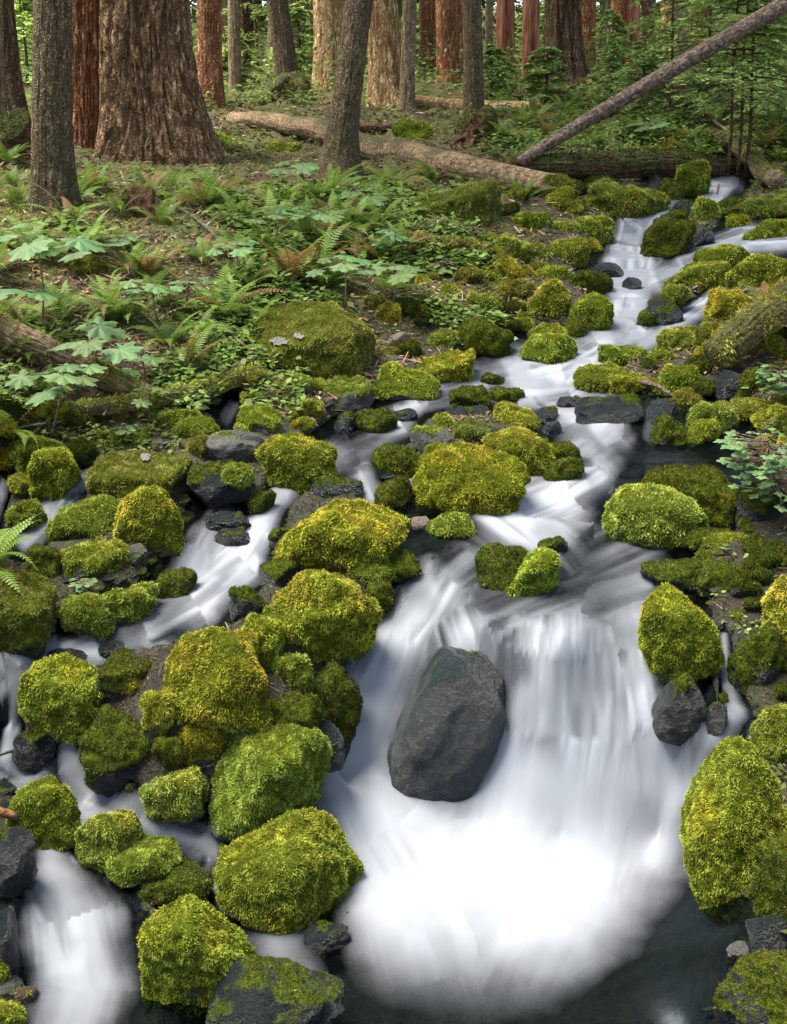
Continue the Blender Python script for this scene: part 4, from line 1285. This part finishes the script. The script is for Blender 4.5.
def lump_wood(x0, y0, x1, y1, label, bark, pal, cov, seed, name='tree_stump', cat='stump', roots=0):
    o = rock(x0, y0, x1, y1, 'd', label, pal=pal, cover=cov, rough=.28, cuts=5, name=name, cat=cat, box=.4)
    o.data.materials[0] = bark
    r = np.random.default_rng(seed)
    for k in range(roots):
        a = r.uniform(-2.6, -.5)
        Lr = (x1 - x0) * .55 / F * ((Vector(CAM) - o.location).length)
        p = np.array([[math.cos(a) * Lr * .3, -abs(math.sin(a)) * Lr * .3, Lr * r.uniform(-.2, .3)]])
        t = np.linspace(0, 1, 7)[:, None]
        path = p + np.array([math.cos(a), math.sin(a), r.uniform(-.4, .2)]) * Lr * t * 1.3 + np.array([0, 0, -.5 * Lr]) * t ** 2
        V, Fl = sweep(path, np.linspace(.05, .015, 7) * Lr * 2, 7, True)
        obj('root', new_mesh('root', V, Fl, B_ROT, attrs={'moss': np.zeros(len(V))}), parent=o)
    return o
lump_wood(455,108,511,160,'mossy upturned root wad behind the long pale log',B_ROT,'d',.5,1,'root_wad','stump',5)
lump_wood(272,74,312,114,'mossy burl stump at the foot of the leaning grey green trunk',B_ROT,'b',.6,2,roots=3)
lump_wood(70,114,104,142,'reddish broken stump between the thick trunks',B_ROT,'b',.3,3)
lump_wood(-25,112,36,182,'dark mossy root mass under the picture edge trunk',B_ROT,'d',.45,4,'root_mass','stump',5)
lump_wood(122,186,166,236,'crumbling orange rotten stump among ferns below the largest trunk',B_ROT,'b',.25,5,'rotten_stump')
lump_wood(540,90,600,110,'spreading reddish root mound of the broad fluted cedar',B_RUST,'b',.2,6,'root_mound','stump',3)
# ------------------------------------------------------------------ ferns
def fern_mesh(seed, nf, dry=0):
    r = np.random.default_rng(seed)
    Vs, Fs, Cs, off = [], [], [], 0
    for k in range(nf):
        az = k / nf * 6.283 + r.uniform(-.3, .3)
        L = r.uniform(.75, 1.15)
        e0 = r.uniform(.75, 1.3)
        bend = r.uniform(1.0, 1.9)
        npn = 24
        t = np.linspace(0, 1, npn)
        ang = e0 - bend * t ** 1.3
        ds = L / npn
        rad = np.cumsum(np.cos(ang)) * ds; z = np.cumsum(np.sin(ang)) * ds
        sw = r.uniform(-.25, .25) * t ** 2
        dirx, diry = np.array([math.cos(az), math.sin(az), 0]), np.array([-math.sin(az), math.cos(az), 0])
        P = dirx * rad[:, None] + diry * (sw * L)[:, None] + np.array([0, 0, 1]) * z[:, None]
        T = unit(np.gradient(P, axis=0))
        w = .135 * L * np.sin(np.clip(t * 1.02 + .06, 0, 1) ** .62 * np.pi) ** .8 * (t > .1)
        up = unit(np.cross(T, diry + 0 * T))
        tilt = r.uniform(-.35, .35)
        shade = r.uniform(.75, 1.2)
        col = np.array([.125, .20, .03]) * shade if r.random() > dry else np.array([.20, .11, .04]) * shade
        for sgn in (-1, 1):
            sd = unit(diry * sgn + np.cross(T, diry) * tilt * sgn + T * .35)
            wi = w[:, None] * r.uniform(.85, 1.1, (npn, 1))
            hw = ds * .40
            a = P - T * hw * .7; b = P + T * hw
            c = P + sd * wi + T * hw * .2 + np.array([0, 0, -.12]) * wi
            m1 = P + sd * wi * .55 + T * hw * 1.0 + np.array([0, 0, -.03]) * wi
            m0 = P + sd * wi * .55 - T * hw * .6 + np.array([0, 0, -.03]) * wi
            V = np.stack([a, m0, c, m1, b], 1).reshape(-1, 3)
            Fq = np.arange(5 * npn).reshape(-1, 5)
            Vs.append(V); Fs.append(Fq + off); off += len(V)
            cc = np.repeat(col * r.uniform(.8, 1.2, (npn, 1)) * (.8 + .5 * t[:, None]), 5, 0)
            Cs.append(cc)
        # rachis
        a = P - diry * .006; b = P + diry * .006
        V = np.stack([a, b], 1).reshape(-1, 3)
        i = np.arange(npn - 1) * 2
        F4 = np.stack([i, i + 1, i + 3, i + 2], -1)
        Vs.append(V); Cs.append(np.tile(np.array([.10, .10, .03]), (len(V), 1)))
        Fs.append(np.concatenate([F4, F4[:, :1]], 1)[:, :4] + off); off += len(V)
    by = {}
    for f in Fs:
        by.setdefault(f.shape[1], []).append(f)
    return new_mesh('sword_fern', np.vstack(Vs), [np.vstack(v) for v in by.values()], M_LEAF, cols=np.vstack(Cs), shade=False)
FERN = [fern_mesh(s, n, d) for s, n, d in [(1, 13, .08), (2, 10, .0), (3, 15, .12), (4, 8, .05), (5, 11, .3)]]
rf = np.random.default_rng(9)
FERNS = [  # px, py (root), frond px
 (18,206,42),(78,204,40),(98,190,36),(172,190,40),(216,200,40),(240,222,44),(30,258,48),(-5,275,50),(90,246,46),(150,280,50),(108,312,46),(62,312,40),
 (222,322,62),(168,345,46),(188,372,50),(132,275,44),(305,240,52),(336,228,50),(352,240,56),(290,285,58),(325,290,48),(382,226,44),(362,205,40),(258,338,54),
 (5,440,60),(-8,575,70),(522,200,36),(432,182,30),(405,180,30),(545,140,28),(566,126,26),(604,120,24),(522,128,26),(702,158,26),(764,150,30),(778,128,28),(742,138,24),(640,132,24),
 (500,112,22),(620,104,20),(20,330,48),(45,395,44),(205,262,44),(268,250,44),(402,258,36),(160,225,36),(120,215,34),(590,140,22),(680,128,22),(375,262,44),(315,205,36),(280,205,34),(225,150,26),(250,160,26),(770,310,34),(10,165,34),
]
for k in range(46):
    x_, y_ = rf.uniform(-20, 430), rf.uniform(185, 370)
    if y_ > 300 and x_ > 240:
        continue
    FERNS.append((x_, y_, rf.uniform(28, 50)))
for k in range(22):
    FERNS.append((rf.uniform(815, 1040), rf.uniform(210, 700), rf.uniform(40, 70)) if k % 2 else (rf.uniform(-260, -40), rf.uniform(210, 560), rf.uniform(40, 70)))
for k in range(14):
    FERNS.append((rf.uniform(480, 790), rf.uniform(105, 150), rf.uniform(20, 32)))
for k, (px, py, sp) in enumerate(FERNS):
    P = ghit(px, py)
    o = obj('sword_fern', FERN[k % 5], loc=(P[0], P[1], P[2] - .01))
    o.scale = (sp * 1.3 / F * ((P - CAM) @ FWD) * rf.uniform(.9, 1.1),) * 3
    o.rotation_euler = (rf.uniform(-.15, .25), rf.uniform(-.15, .15), rf.uniform(0, 6.28))
    lb = ('sword fern just beyond the picture edge' if px > 800 or px < -35 else 'sword fern on the slope around the furrowed trunks' if py < 232 and px < 260 else
          'sword fern among the broad leaved plants above the peeling log' if px < 200 and py < 400 else
          'arching sword fern on the bank above the block shaped boulder' if px < 400 and py < 400 else
          'fern frond tuft reaching in at the picture edge by the side channel' if px < 30 else
          'fern under the golden drooping moss mound' if py > 300 else
          'small fern on the forest floor behind the fallen logs')
    tag(o, lb, 'fern', 'ferns: ' + lb)

# ------------------------------------------------------------------ broad leaved plants
def palm_leaf(r, size, lobes=7):
    n = lobes * 6
    ph = np.linspace(-math.pi * .86, math.pi * .86, n)
    u = (ph / (math.pi * .86) * .5 + .5) * (lobes - 1)
    lob = np.abs(u - np.round(u)) * 2
    rad = (1 - .42 * lob ** 1.4) * (1 - .22 * np.abs(ph) / math.pi) * (1 + .05 * np.where(np.arange(n) % 2, 1, -1))
    x, y = np.cos(ph) * rad, np.sin(ph) * rad
    z = -.22 * rad ** 2 - .05 * lob + .04 * np.cos(u * 2 * np.pi)
    V = np.vstack([[0, 0, 0], np.stack([x, y, z], -1), np.stack([x * .5, y * .5, z * .22 + .03 * np.cos(u * 2 * np.pi)], -1)]) * size
    i = np.arange(1, n)
    Q = np.stack([i + n, i, i + 1, i + n + 1], -1)
    T = np.stack([np.zeros(n - 1, int), i + n, i + n + 1], -1)
    return V, Q, T
def rot_to(V, d, up):
    x = unit(d); z = unit(up - x * (up @ x)); y = np.cross(z, x)
    return V[:, :1] * x + V[:, 1:2] * y + V[:, 2:] * z

def leafy_plant(px, py, ptx, pty, leafpx, n, label, name='broad_leaved_plant', spread=1.6, tone=1.0, group=None, layers=1, lobes=7, cat='plant', base=(.11, .19, .066)):
    r = np.random.default_rng(int(px * 3 + py * 11 + ptx))
    P = ghit(px, py)
    zc = (P - CAM) @ FWD
    d = ray(ptx, pty)
    Q = CAM + d * ((P[1] - .02) / d[1])
    h = Q - P
    t = np.linspace(0, 1, 9)[:, None]
    bow = np.array([r.normal(0, .04), r.normal(0, .04), 0]) * np.linalg.norm(h)
    stem = h * t + bow * np.sin(t * np.pi)
    L = leafpx / 2 / F * zc
    root = obj(name, None, loc=P)
    tag(root, label, cat, group)
    tubes = [sweep(stem, np.linspace(.006, .0035, 9) * zc / 6, 6)]
    Vs, Q4, T3, Cs, off = [], [], [], [], 0
    for k in range(n):
        az = k * 2.4 + r.uniform(-.4, .4)
        q = 1 - (.8 * r.random() if layers > 1 else .16 * k / n)
        p0 = h * q + bow * math.sin(q * math.pi)
        rr = L * spread * r.uniform(.55, 1.15) * (1.0 if k else .15)
        lift = L * r.uniform(-.1, .45)
        c = p0 + np.array([math.cos(az) * rr, math.sin(az) * rr, lift])
        tubes.append(sweep(np.array([p0, (p0 + c) / 2 + [0, 0, L * .15], c]), .0028 * zc / 6, 4, cap=False))
        V, Qd, Tr = palm_leaf(r, L * r.uniform(.7, 1.15), lobes)
        out = np.array([math.cos(az), math.sin(az), r.uniform(-.3, .05)])
        V = rot_to(V, out, np.array([r.normal(0, .2), r.normal(-.08, .2), 1.0])) + c
        Vs.append(V); Q4.append(Qd + off); T3.append(Tr + off); off += len(V)
        cc = np.array(base) * tone * r.uniform(.75, 1.25) * np.array([r.uniform(.85, 1.15), 1, r.uniform(.85, 1.15)])
        e = np.linalg.norm(V - c, axis=1)[:, None] / L
        Cs.append(cc * (.92 + .16 * e))
    V, Fl = join(tubes)
    obj('stem', new_mesh('stem', V, Fl, B_TWIG, attrs={'moss': np.zeros(len(V))}), parent=root)
    obj('leaves', new_mesh('leaves', np.vstack(Vs), [np.vstack(Q4), np.vstack(T3)], M_LEAF, cols=np.vstack(Cs), shade=True), parent=root)
    return root
PL = [
 (40,345,35,235,52,7,'broad leaved plant with the largest leaves, at the picture edge over the peeling log',dict(spread=1.7)),
 (-10,360,-5,290,56,4,'broad leaved plant reaching in from the picture edge under the largest leaved one',{}),
 (95,405,95,335,46,7,'broad leaved plant standing over the lower end of the peeling log',{}),
 (50,440,62,372,46,8,'low broad leaved plant below the peeling log',{}),
 (160,330,152,288,34,5,'broad leaved plant with a loose tier of leaves on mid bank',{}),
 (185,315,188,283,28,4,'small broad leaved plant beside a dead twig on the bank',{}),
 (150,425,150,392,26,4,'small broad leaved plant above the bank foot cobble',{}),
 (145,385,140,352,30,6,'layered broad leaved plant between bare stems',dict(layers=2)),
 (275,250,280,214,30,6,'broad leaved plant beside the arching fern, below the long pale log',{}),
 (318,255,315,214,30,6,'broad leaved plant uphill of the block shaped boulder',{}),
 (345,310,344,262,34,6,'broad leaved plant behind the block shaped boulder',{}),
 (388,315,392,268,36,6,'broad leaved plant with pale star leaves near the mossy log',{}),
 (400,265,397,237,30,5,'broad leaved plant beside the square moss draped boulder',{}),
 (310,195,300,166,30,5,'pale broad leaved plant in front of the leaning trunk foot',{}),
 (365,215,360,193,32,7,'broad leaved plant below the leaning trunk',{}),
 (345,230,340,212,26,5,'low broad leaved plant downhill of the leaning trunk',{}),
 (240,280,236,246,28,5,'broad leaved plant under a dark overhang of the bank',{}),
 (130,262,118,238,26,4,'broad leaved plant behind the loose tier of leaves',{}),
 (205,185,206,170,20,4,'small pale leaved plant at the foot of the largest trunk',{}),
 (660,140,655,126,24,6,'pale leaved plant near the rotten red log',{}),
 (735,160,736,150,20,5,'pale leaved plant behind the short greenish log',{}),
 (60,262,90,250,40,4,'broad leaved plant behind the largest leaved one',{}),
]
for px, py, tx, ty, lp, n, lb, op in PL:
    leafy_plant(px, py, tx, ty, lp, n, lb, **op)
BU = [
 (785,510,768,440,15,130,'bright leafy bush overhanging the black shaded rock at the picture edge',dict(spread=5.5,layers=2,lobes=5,name='leafy_bush',cat='bush',base=(.12,.22,.08))),
 (790,400,782,368,13,60,'leafy bush beneath the leaning mossy trunk at the picture edge',dict(spread=3.2,layers=2,lobes=5,name='leafy_bush',cat='bush',base=(.12,.22,.08))),
 (500,350,500,336,9,22,'tiny whitish leaved plant on the mossy slope by the wide moss hump',dict(spread=3.5,layers=2,lobes=5,base=(.26,.32,.22))),
 (82,592,82,582,11,14,'small leafy sprig on the shaggy mossy boulder',dict(spread=2.2,lobes=3)),
 (733,805,734,798,12,7,'small leafy sprig growing on the great bank boulder',dict(spread=1.6,lobes=3,base=(.18,.30,.10))),
 (126,440,128,428,10,12,'little leafy sprig over the low mossy stones',dict(spread=2.4,lobes=3)),
 (440,275,440,262,10,22,'small leafed plant on the bank below the square draped boulder',dict(spread=4,layers=2,lobes=5)),
 (395,305,392,290,10,26,'small leafed plant beside the brown mossy stone',dict(spread=4,layers=2,lobes=5)),
 (700,425,698,418,9,8,'leafy sprig above the moss ball by the still pool',dict(spread=2,lobes=3)),
]
for px, py, tx, ty, lp, n, lb, op in BU:
    leafy_plant(px, py, tx, ty, lp, n, lb, **op)

# ------------------------------------------------------------------ young hemlocks
def sapling(px, py, H_px, label, dist, seed, R0=.55, nb=34, trunkpx=4, z0=.12, tone=1.0, group=None, lean=0):
    r = np.random.default_rng(seed)
    d = ray(px, py)
    P = CAM + d * (dist / math.hypot(d[0], d[1]))
    P[2] = gz_at(P[0], P[1])
    zc = (P - CAM) @ FWD
    H = H_px / F * zc
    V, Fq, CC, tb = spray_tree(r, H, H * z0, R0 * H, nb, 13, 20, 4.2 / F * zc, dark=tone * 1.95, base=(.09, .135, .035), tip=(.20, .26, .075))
    root = obj('hemlock_sapling', None, loc=P)
    tag(root, label, 'tree', group)
    s = np.linspace(-.1, H, 14)
    tr = sweep(np.stack([.02 * np.sin(s * 3), s * 0, s], -1), np.linspace(1, .25, 14) * trunkpx / 2 / F * zc, 8)
    TV, TF = join([tr, tb])
    obj('trunk', new_mesh('trunk', TV, TF, B_DARK, attrs={'moss': np.zeros(len(TV))}), parent=root)
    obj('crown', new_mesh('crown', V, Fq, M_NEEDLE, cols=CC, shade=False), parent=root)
SA = [
 (728,152,260,'slim dark stemmed young hemlock just left of its twin stems',12.8,1,dict(R0=.30,trunkpx=4,z0=.35,nb=40)),
 (738,154,300,'middle one of three slim dark stemmed young hemlocks',12.9,2,dict(R0=.26,trunkpx=4,z0=.35,nb=40)),
 (747,150,240,'slim dark stemmed young hemlock with pale bracket beside it',13.1,3,dict(R0=.30,trunkpx=5,z0=.35,nb=40)),
 (668,120,170,'bushy young hemlock behind the leaning snag',16.5,4,dict(R0=.45)),
 (705,118,200,'spreading young hemlock behind the pale slim trunk',17,5,dict(R0=.45,nb=44)),
 (768,120,230,'young hemlock with drooping sprays at the picture edge',16,6,dict(R0=.42,nb=44)),
 (800,140,200,'young hemlock half out of view by the picture edge',14.5,7,dict(R0=.4)),
 (610,108,90,'small leafy hemlock sapling by the thin leaning trunk',19,8,dict(R0=.45,tone=1.1)),
 (30,118,110,'bright green hemlock sapling between edge trunk and slim grey trunk',20,9,dict(R0=.5,tone=1.5)),
 (232,100,60,'low hemlock sapling beside the slender pale trunk',21,10,dict(R0=.6)),
 (300,92,80,'hemlock sapling behind the mossy burl stump',23,11,dict(R0=.5)),
 (545,105,60,'low hemlock sapling before the broad fluted cedar',19,12,dict(R0=.6)),
 (490,108,60,'low hemlock sapling behind the root wad',19,13,dict(R0=.6)),
 (640,118,70,'low feathery hemlock sapling in front of the bright rust cedar',17.5,14,dict(R0=.7)),
]
for px, py, hp, lb, dd, sd, op in SA:
    sapling(px, py, hp, lb, dd, sd, **op)
for k in range(16):
    px = rf.uniform(-100, 880)
    sapling(px, 80, rf.uniform(60, 130), 'young conifer in the dim forest understorey at the back', rf.uniform(24, 36), 100 + k, R0=.5, nb=24, group='understorey conifers', tone=rf.uniform(.8, 1.5))
# ------------------------------------------------------------------ countless small growth
rs = np.random.default_rng(21)
def scatter_px(x0, y0, x1, y1, n, wet=.25):
    """points of the land evenly spread over a window of the view; dry land only"""
    px, py = rs.uniform(x0, x1, n), rs.uniform(y0, y1, n)
    D = np.stack([(px - CX) / F, 0 * px, 0 * px], -1) + UPV * (-(py - CY) / F)[:, None] + FWD
    T = np.exp(np.linspace(np.log(1.8), np.log(60), 260))
    best = np.full(n, np.nan)
    prev = None
    for t in T:
        P = CAM + D * t
        g = P[:, 2] - ginterp(P[:, 0], P[:, 1])
        if prev is not None:
            hitm = np.isnan(best) & (g < 0)
            a = prev / (prev - g + 1e-12)
            best = np.where(hitm, tp + (t - tp) * a, best)
        prev, tp = g, t
    ok = ~np.isnan(best)
    P = CAM + D[ok] * best[ok][:, None]
    m = ginterp(P[:, 0], P[:, 1], _GM)
    P = P[m < wet]
    return P

def stuff(name, V, Fq, m, C, shade=False):
    o = obj(name, new_mesh(name, V, Fq, m, cols=C, shade=shade))
    tag(o, None, None, kind='stuff')
    return o

# moss carpet on the ground
sel_ok = (gd > 2.0) & (gd < 24) & (np.abs(np.arctan2(gx, gy)) < .95)
Vg = np.stack([gx, gy, ground_z], -1)
allV, allC = [], []
mossw = smooth(.46, .60, fbm(P3 * 1.4, 4, 61) + (fbm(P3 * 7, 3, 62) - .5) * .5 + .10 * smooth(.8, .1, gm))
mossw = mossw * smooth(.75, .35, gm)
for d0, d1, n in [(2.0, 3.2, 34000), (3.2, 4.4, 46000), (4.4, 6, 46000), (6, 8.5, 48000), (8.5, 12, 30000), (12, 17, 26000), (17, 24, 14000)]:
    dm = (gd[GROUND_F].mean(1) > d0) & (gd[GROUND_F].mean(1) <= d1) & sel_ok[GROUND_F].all(1)
    if dm.sum() < 5:
        continue
    pal = 'g' if d1 < 12 else 'b'
    VV, FF, CC = fronds(Vg, GROUND_F[dm], mossw + 1e-6, n, 4.2 / F * (d0 + d1) / 2, 'd' if d1 < 4.5 else 'b', rs)
    allV.append(VV); allC.append(CC)
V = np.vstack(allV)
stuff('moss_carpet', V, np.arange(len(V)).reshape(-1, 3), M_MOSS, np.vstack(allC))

# fallen needles, twigs, dead fern
P = np.vstack([scatter_px(-450, 90, 1240, 420, 48000), scatter_px(-450, 400, 1240, 1024, 24000)])
n = len(P)
dist = np.linalg.norm(P - CAM, axis=1)[:, None]
ln = np.minimum(dist, 5.5 + .3 * dist) / F * np.where(dist < 5, .62, 1) * rs.choice([4, 6, 9, 16, 26], (n, 1), p=[.4, .3, .18, .09, .03]) * rs.uniform(.7, 1.3, (n, 1))
wdt = np.where(dist < 5, .6, 1) * dist / F * rs.uniform(.5, 1.3, (n, 1))
a = rs.uniform(0, 6.283, n)
d = np.stack([np.cos(a), np.sin(a), rs.normal(.05, .22, n)], -1)
t = np.stack([-np.sin(a), np.cos(a), rs.normal(0, .3, n)], -1)
up = np.array([0, 0, 1.0])
B = P + up * dist * rs.uniform(.0, .0035, (n, 1))
V = np.stack([B - t * wdt - d * ln * .5, B + t * wdt - d * ln * .5, B + t * wdt * .5 + d * ln * .5, B - t * wdt * .5 + d * ln * .5], 1).reshape(-1, 3)
cl = np.where(dist < 5.2, .55, 1) * np.array([(.20, .10, .05), (.12, .06, .03), (.28, .19, .11), (.07, .045, .03), (.32, .25, .17), (.24, .12, .05)])[rs.integers(0, 6, n)] * rs.uniform(.6, 1.2, (n, 1))
stuff('forest_litter', V, np.arange(4 * n).reshape(-1, 4), M_LITTER, np.repeat(cl, 4, 0))

# low leafy ground cover
def sprigs(P, leaf_px, h_px, nl, base, rr):
    n = len(P)
    dist = np.linalg.norm(P - CAM, axis=1)
    P = np.repeat(P, nl, 0); ds = np.repeat(dist, nl)[:, None] / F
    a = rr.uniform(0, 6.283, len(P))
    out = np.stack([np.cos(a), np.sin(a), rr.normal(-.15, .3, len(P))], -1)
    hs = np.repeat(rr.uniform(.2, 1, (n, 1)), nl, 0)
    p0 = P + up * ds * h_px * hs * rr.uniform(.4, 1.1, (len(P), 1)) + out * ds * leaf_px * rr.uniform(.1, .9, (len(P), 1))
    c = np.array(base) * np.repeat(rr.uniform(.6, 1.35, (n, 1)), nl, 0) * rr.uniform(.8, 1.2, (len(P), 1))
    s = ds * leaf_px * rr.uniform(.6, 1.3, (len(P), 1))
    t = unit(np.cross(out, up + rr.normal(0, .3, (len(P), 3))))
    o_ = unit(out)
    V = np.stack([p0, p0 + o_ * s * .45 + t * s * .30, p0 + o_ * s, p0 + o_ * s * .45 - t * s * .30], 1).reshape(-1, 3)
    return V, np.repeat(c, 4, 0)
sets = []
G1, G2, G3 = (.13, .20, .04), (.16, .23, .055), (.11, .14, .03)
for (x0, y0, x1, y1, n, lp, hp, base) in [
    (-20, 225, 300, 420, 1700, 9, 20, G1), (200, 190, 500, 330, 1500, 9, 17, G1), (0, 150, 300, 230, 250, 6, 10, G3), (480, 80, 790, 160, 2600, 5, 14, G1),
    (200, 80, 520, 150, 380, 5, 9, G3), (500, 110, 790, 150, 900, 6, 12, G2), (460, 310, 530, 350, 160, 6, 8, G2), (690, 380, 790, 470, 160, 7, 10, G1), (690, 160, 790, 230, 160, 5, 8, G1),
    (-500, 180, -20, 520, 1800, 9, 18, G1), (800, 180, 1290, 520, 1800, 9, 16, G1), (800, 520, 1290, 1000, 900, 9, 12, G3), (-500, 520, -20, 1000, 800, 9, 12, G3), (0, 400, 180, 470, 260, 7, 10, G3), (640, 540, 790, 660, 60, 6, 6, G2), (700, 760, 790, 1020, 120, 7, 6, G3), (0, 60, 790, 110, 1700, 5, 16, G1)]:
    Pp = scatter_px(x0, y0, x1, y1, n, .2)
    kk = fbm(np.stack([Pp[:, 0] * 1.6, Pp[:, 1] * 1.6, Pp[:, 2]], -1), 3, 81)
    Pp = Pp[kk > .44]
    if len(Pp):
        sets.append(sprigs(Pp, lp, hp, 7, base, rs))
V = np.vstack([s[0] for s in sets]); C = np.vstack([s[1] for s in sets])
stuff('ground_cover', V, np.arange(len(V)).reshape(-1, 4), M_LEAF, C)

# shrub layer and far wood
def foliage_mass(name, centres, radii, n_each, size, cols):
    Ps, Cs, Sz = [], [], []
    for c, rd in zip(centres, radii):
        q = unit(rs.normal(0, 1, (n_each, 3))) * (rs.random((n_each, 1)) ** .45) * rd
        Ps.append(c + q)
        b = np.array(cols[rs.integers(0, len(cols))]) * rs.uniform(.6, 1.3)
        Cs.append(b * rs.uniform(.7, 1.3, (n_each, 1)))
        Sz.append(np.full((n_each, 1), size * np.linalg.norm(c - CAM) / F))
    P, C, Z = np.vstack(Ps), np.vstack(Cs), np.vstack(Sz)
    D = unit(np.stack([rs.normal(0, 1, len(P)), rs.normal(0, 1, len(P)), rs.normal(-.3, .35, len(P))], -1))
    t = unit(np.cross(D, up + rs.normal(0, .4, (len(P), 3))))
    Z = Z * rs.uniform(.6, 1.4, Z.shape)
    V = np.stack([P, P + D * Z * .5 + t * Z * .25, P + D * Z, P + D * Z * .5 - t * Z * .25], 1).reshape(-1, 3)
    return stuff(name, V, np.arange(len(V)).reshape(-1, 4), M_LEAF, np.repeat(C, 4, 0))
cen, rad = [], []
for k in range(170):
    dd, aa = rs.uniform(20, 46), rs.uniform(-.46, .46)
    x, y = math.sin(aa) * dd, math.cos(aa) * dd
    h = rs.uniform(.2, 1.0) * (1 + dd / 60)
    cen.append(np.array([x, y, gz_at(x, y) + h * .5])); rad.append(np.array([h * 1.2, h * 1.2, h * .7]))
foliage_mass('undergrowth', cen, rad, 170, 6, [(.11, .17, .035), (.15, .21, .045), (.08, .11, .025), (.18, .25, .05)])
cen, rad = [], []
for k in range(620):
    dd, aa = rs.uniform(46, 80), rs.uniform(-.55, .55)
    x, y = math.sin(aa) * dd, math.cos(aa) * dd
    z = gz_at(x, y) + rs.uniform(0, 14)
    cen.append(np.array([x, y, z])); rad.append(np.array([2.2, 2.2, 1.5]))
foliage_mass('far_forest', cen, rad, 110, 9, [(.06, .11, .035), (.08, .15, .04), (.04, .075, .025), (.13, .21, .05)])

# wet pebbles along the stream
Pp = np.vstack([scatter_px(0, 380, 787, 1010, 7000, .95), scatter_px(380, 180, 787, 420, 2500, .95)])
mm = ginterp(Pp[:, 0], Pp[:, 1], _GM)
Pp = Pp[(mm > .02) & (mm < .9)][:1500]
iv, if_ = ico(2)
Vs, Fs = [], []
for k, p in enumerate(Pp):
    s = np.linalg.norm(p - CAM) / F * rs.uniform(2.5, 7)
    v = iv * (1 + (rs.random((len(iv), 1)) - .5) * .12) * np.array([s * rs.uniform(.8, 1.4), s * rs.uniform(.7, 1.2), s * rs.uniform(.5, .8)])
    a = rs.uniform(0, 6.28)
    v = v @ np.array([[math.cos(a), -math.sin(a), 0], [math.sin(a), math.cos(a), 0], [0, 0, 1]])
    Vs.append(v + p + [0, 0, s * .15]); Fs.append(if_ + k * len(iv))
Vp = np.vstack(Vs)
o = obj('pebbles', new_mesh('pebbles', Vp, np.vstack(Fs), M_STONE_WET, attrs={'moss': np.clip(np.repeat(rs.random(len(Pp)) ** 2, len(iv)), 0, 1), 'wet': np.ones(len(Vp))}))
tag(o, None, None, kind='stuff')
# ------------------------------------------------------------------ light, sky, output
SUN_EL, SUN_AZ = 68, 280     # azimuth: compass-like, 0 = +Y, clockwise
w = bpy.data.worlds.new('World')
SC.world = w
w.use_nodes = True
nt = w.node_tree
bg = nt.nodes['Background']
sky = nt.nodes.new('ShaderNodeTexSky')
sky.sky_type = 'NISHITA'
sky.sun_disc = False
sky.sun_elevation = R(SUN_EL)
sky.sun_rotation = R(SUN_AZ)
sky.altitude = 300
sky.air_density = 1.0
sky.dust_density = 2.0
hs = nt.nodes.new('ShaderNodeHueSaturation')
hs.inputs['Saturation'].default_value = 0.68
nt.links.new(sky.outputs[0], hs.inputs['Color'])
nt.links.new(hs.outputs[0], bg.inputs['Color'])
bg.inputs['Strength'].default_value = 0.10
sd = bpy.data.lights.new('sun', 'SUN')
sd.energy = 3.2
sd.angle = R(34)
sd.color = (1.0, .93, .80)
so = bpy.data.objects.new('sun', sd)
COL.objects.link(so)
dirv = Vector((math.sin(R(SUN_AZ)) * math.cos(R(SUN_EL)), math.cos(R(SUN_AZ)) * math.cos(R(SUN_EL)), math.sin(R(SUN_EL))))
so.rotation_euler = dirv.to_track_quat('Z', 'Y').to_euler()
so.location = (0, 0, 40)
SC.view_settings.view_transform = 'Standard'
SC.view_settings.look = 'None'
SC.view_settings.exposure = 2.3
SC.view_settings.gamma = 1
SC.view_settings.use_curve_mapping = False
SC.render.engine = 'CYCLES'
SC.cycles.max_bounces = 6
SC.cycles.diffuse_bounces = 3
SC.cycles.glossy_bounces = 2
SC.cycles.transmission_bounces = 3
SC.cycles.transparent_max_bounces = 8
SC.cycles.caustics_reflective = False
SC.cycles.caustics_refractive = False
SC.cycles.use_denoising = True
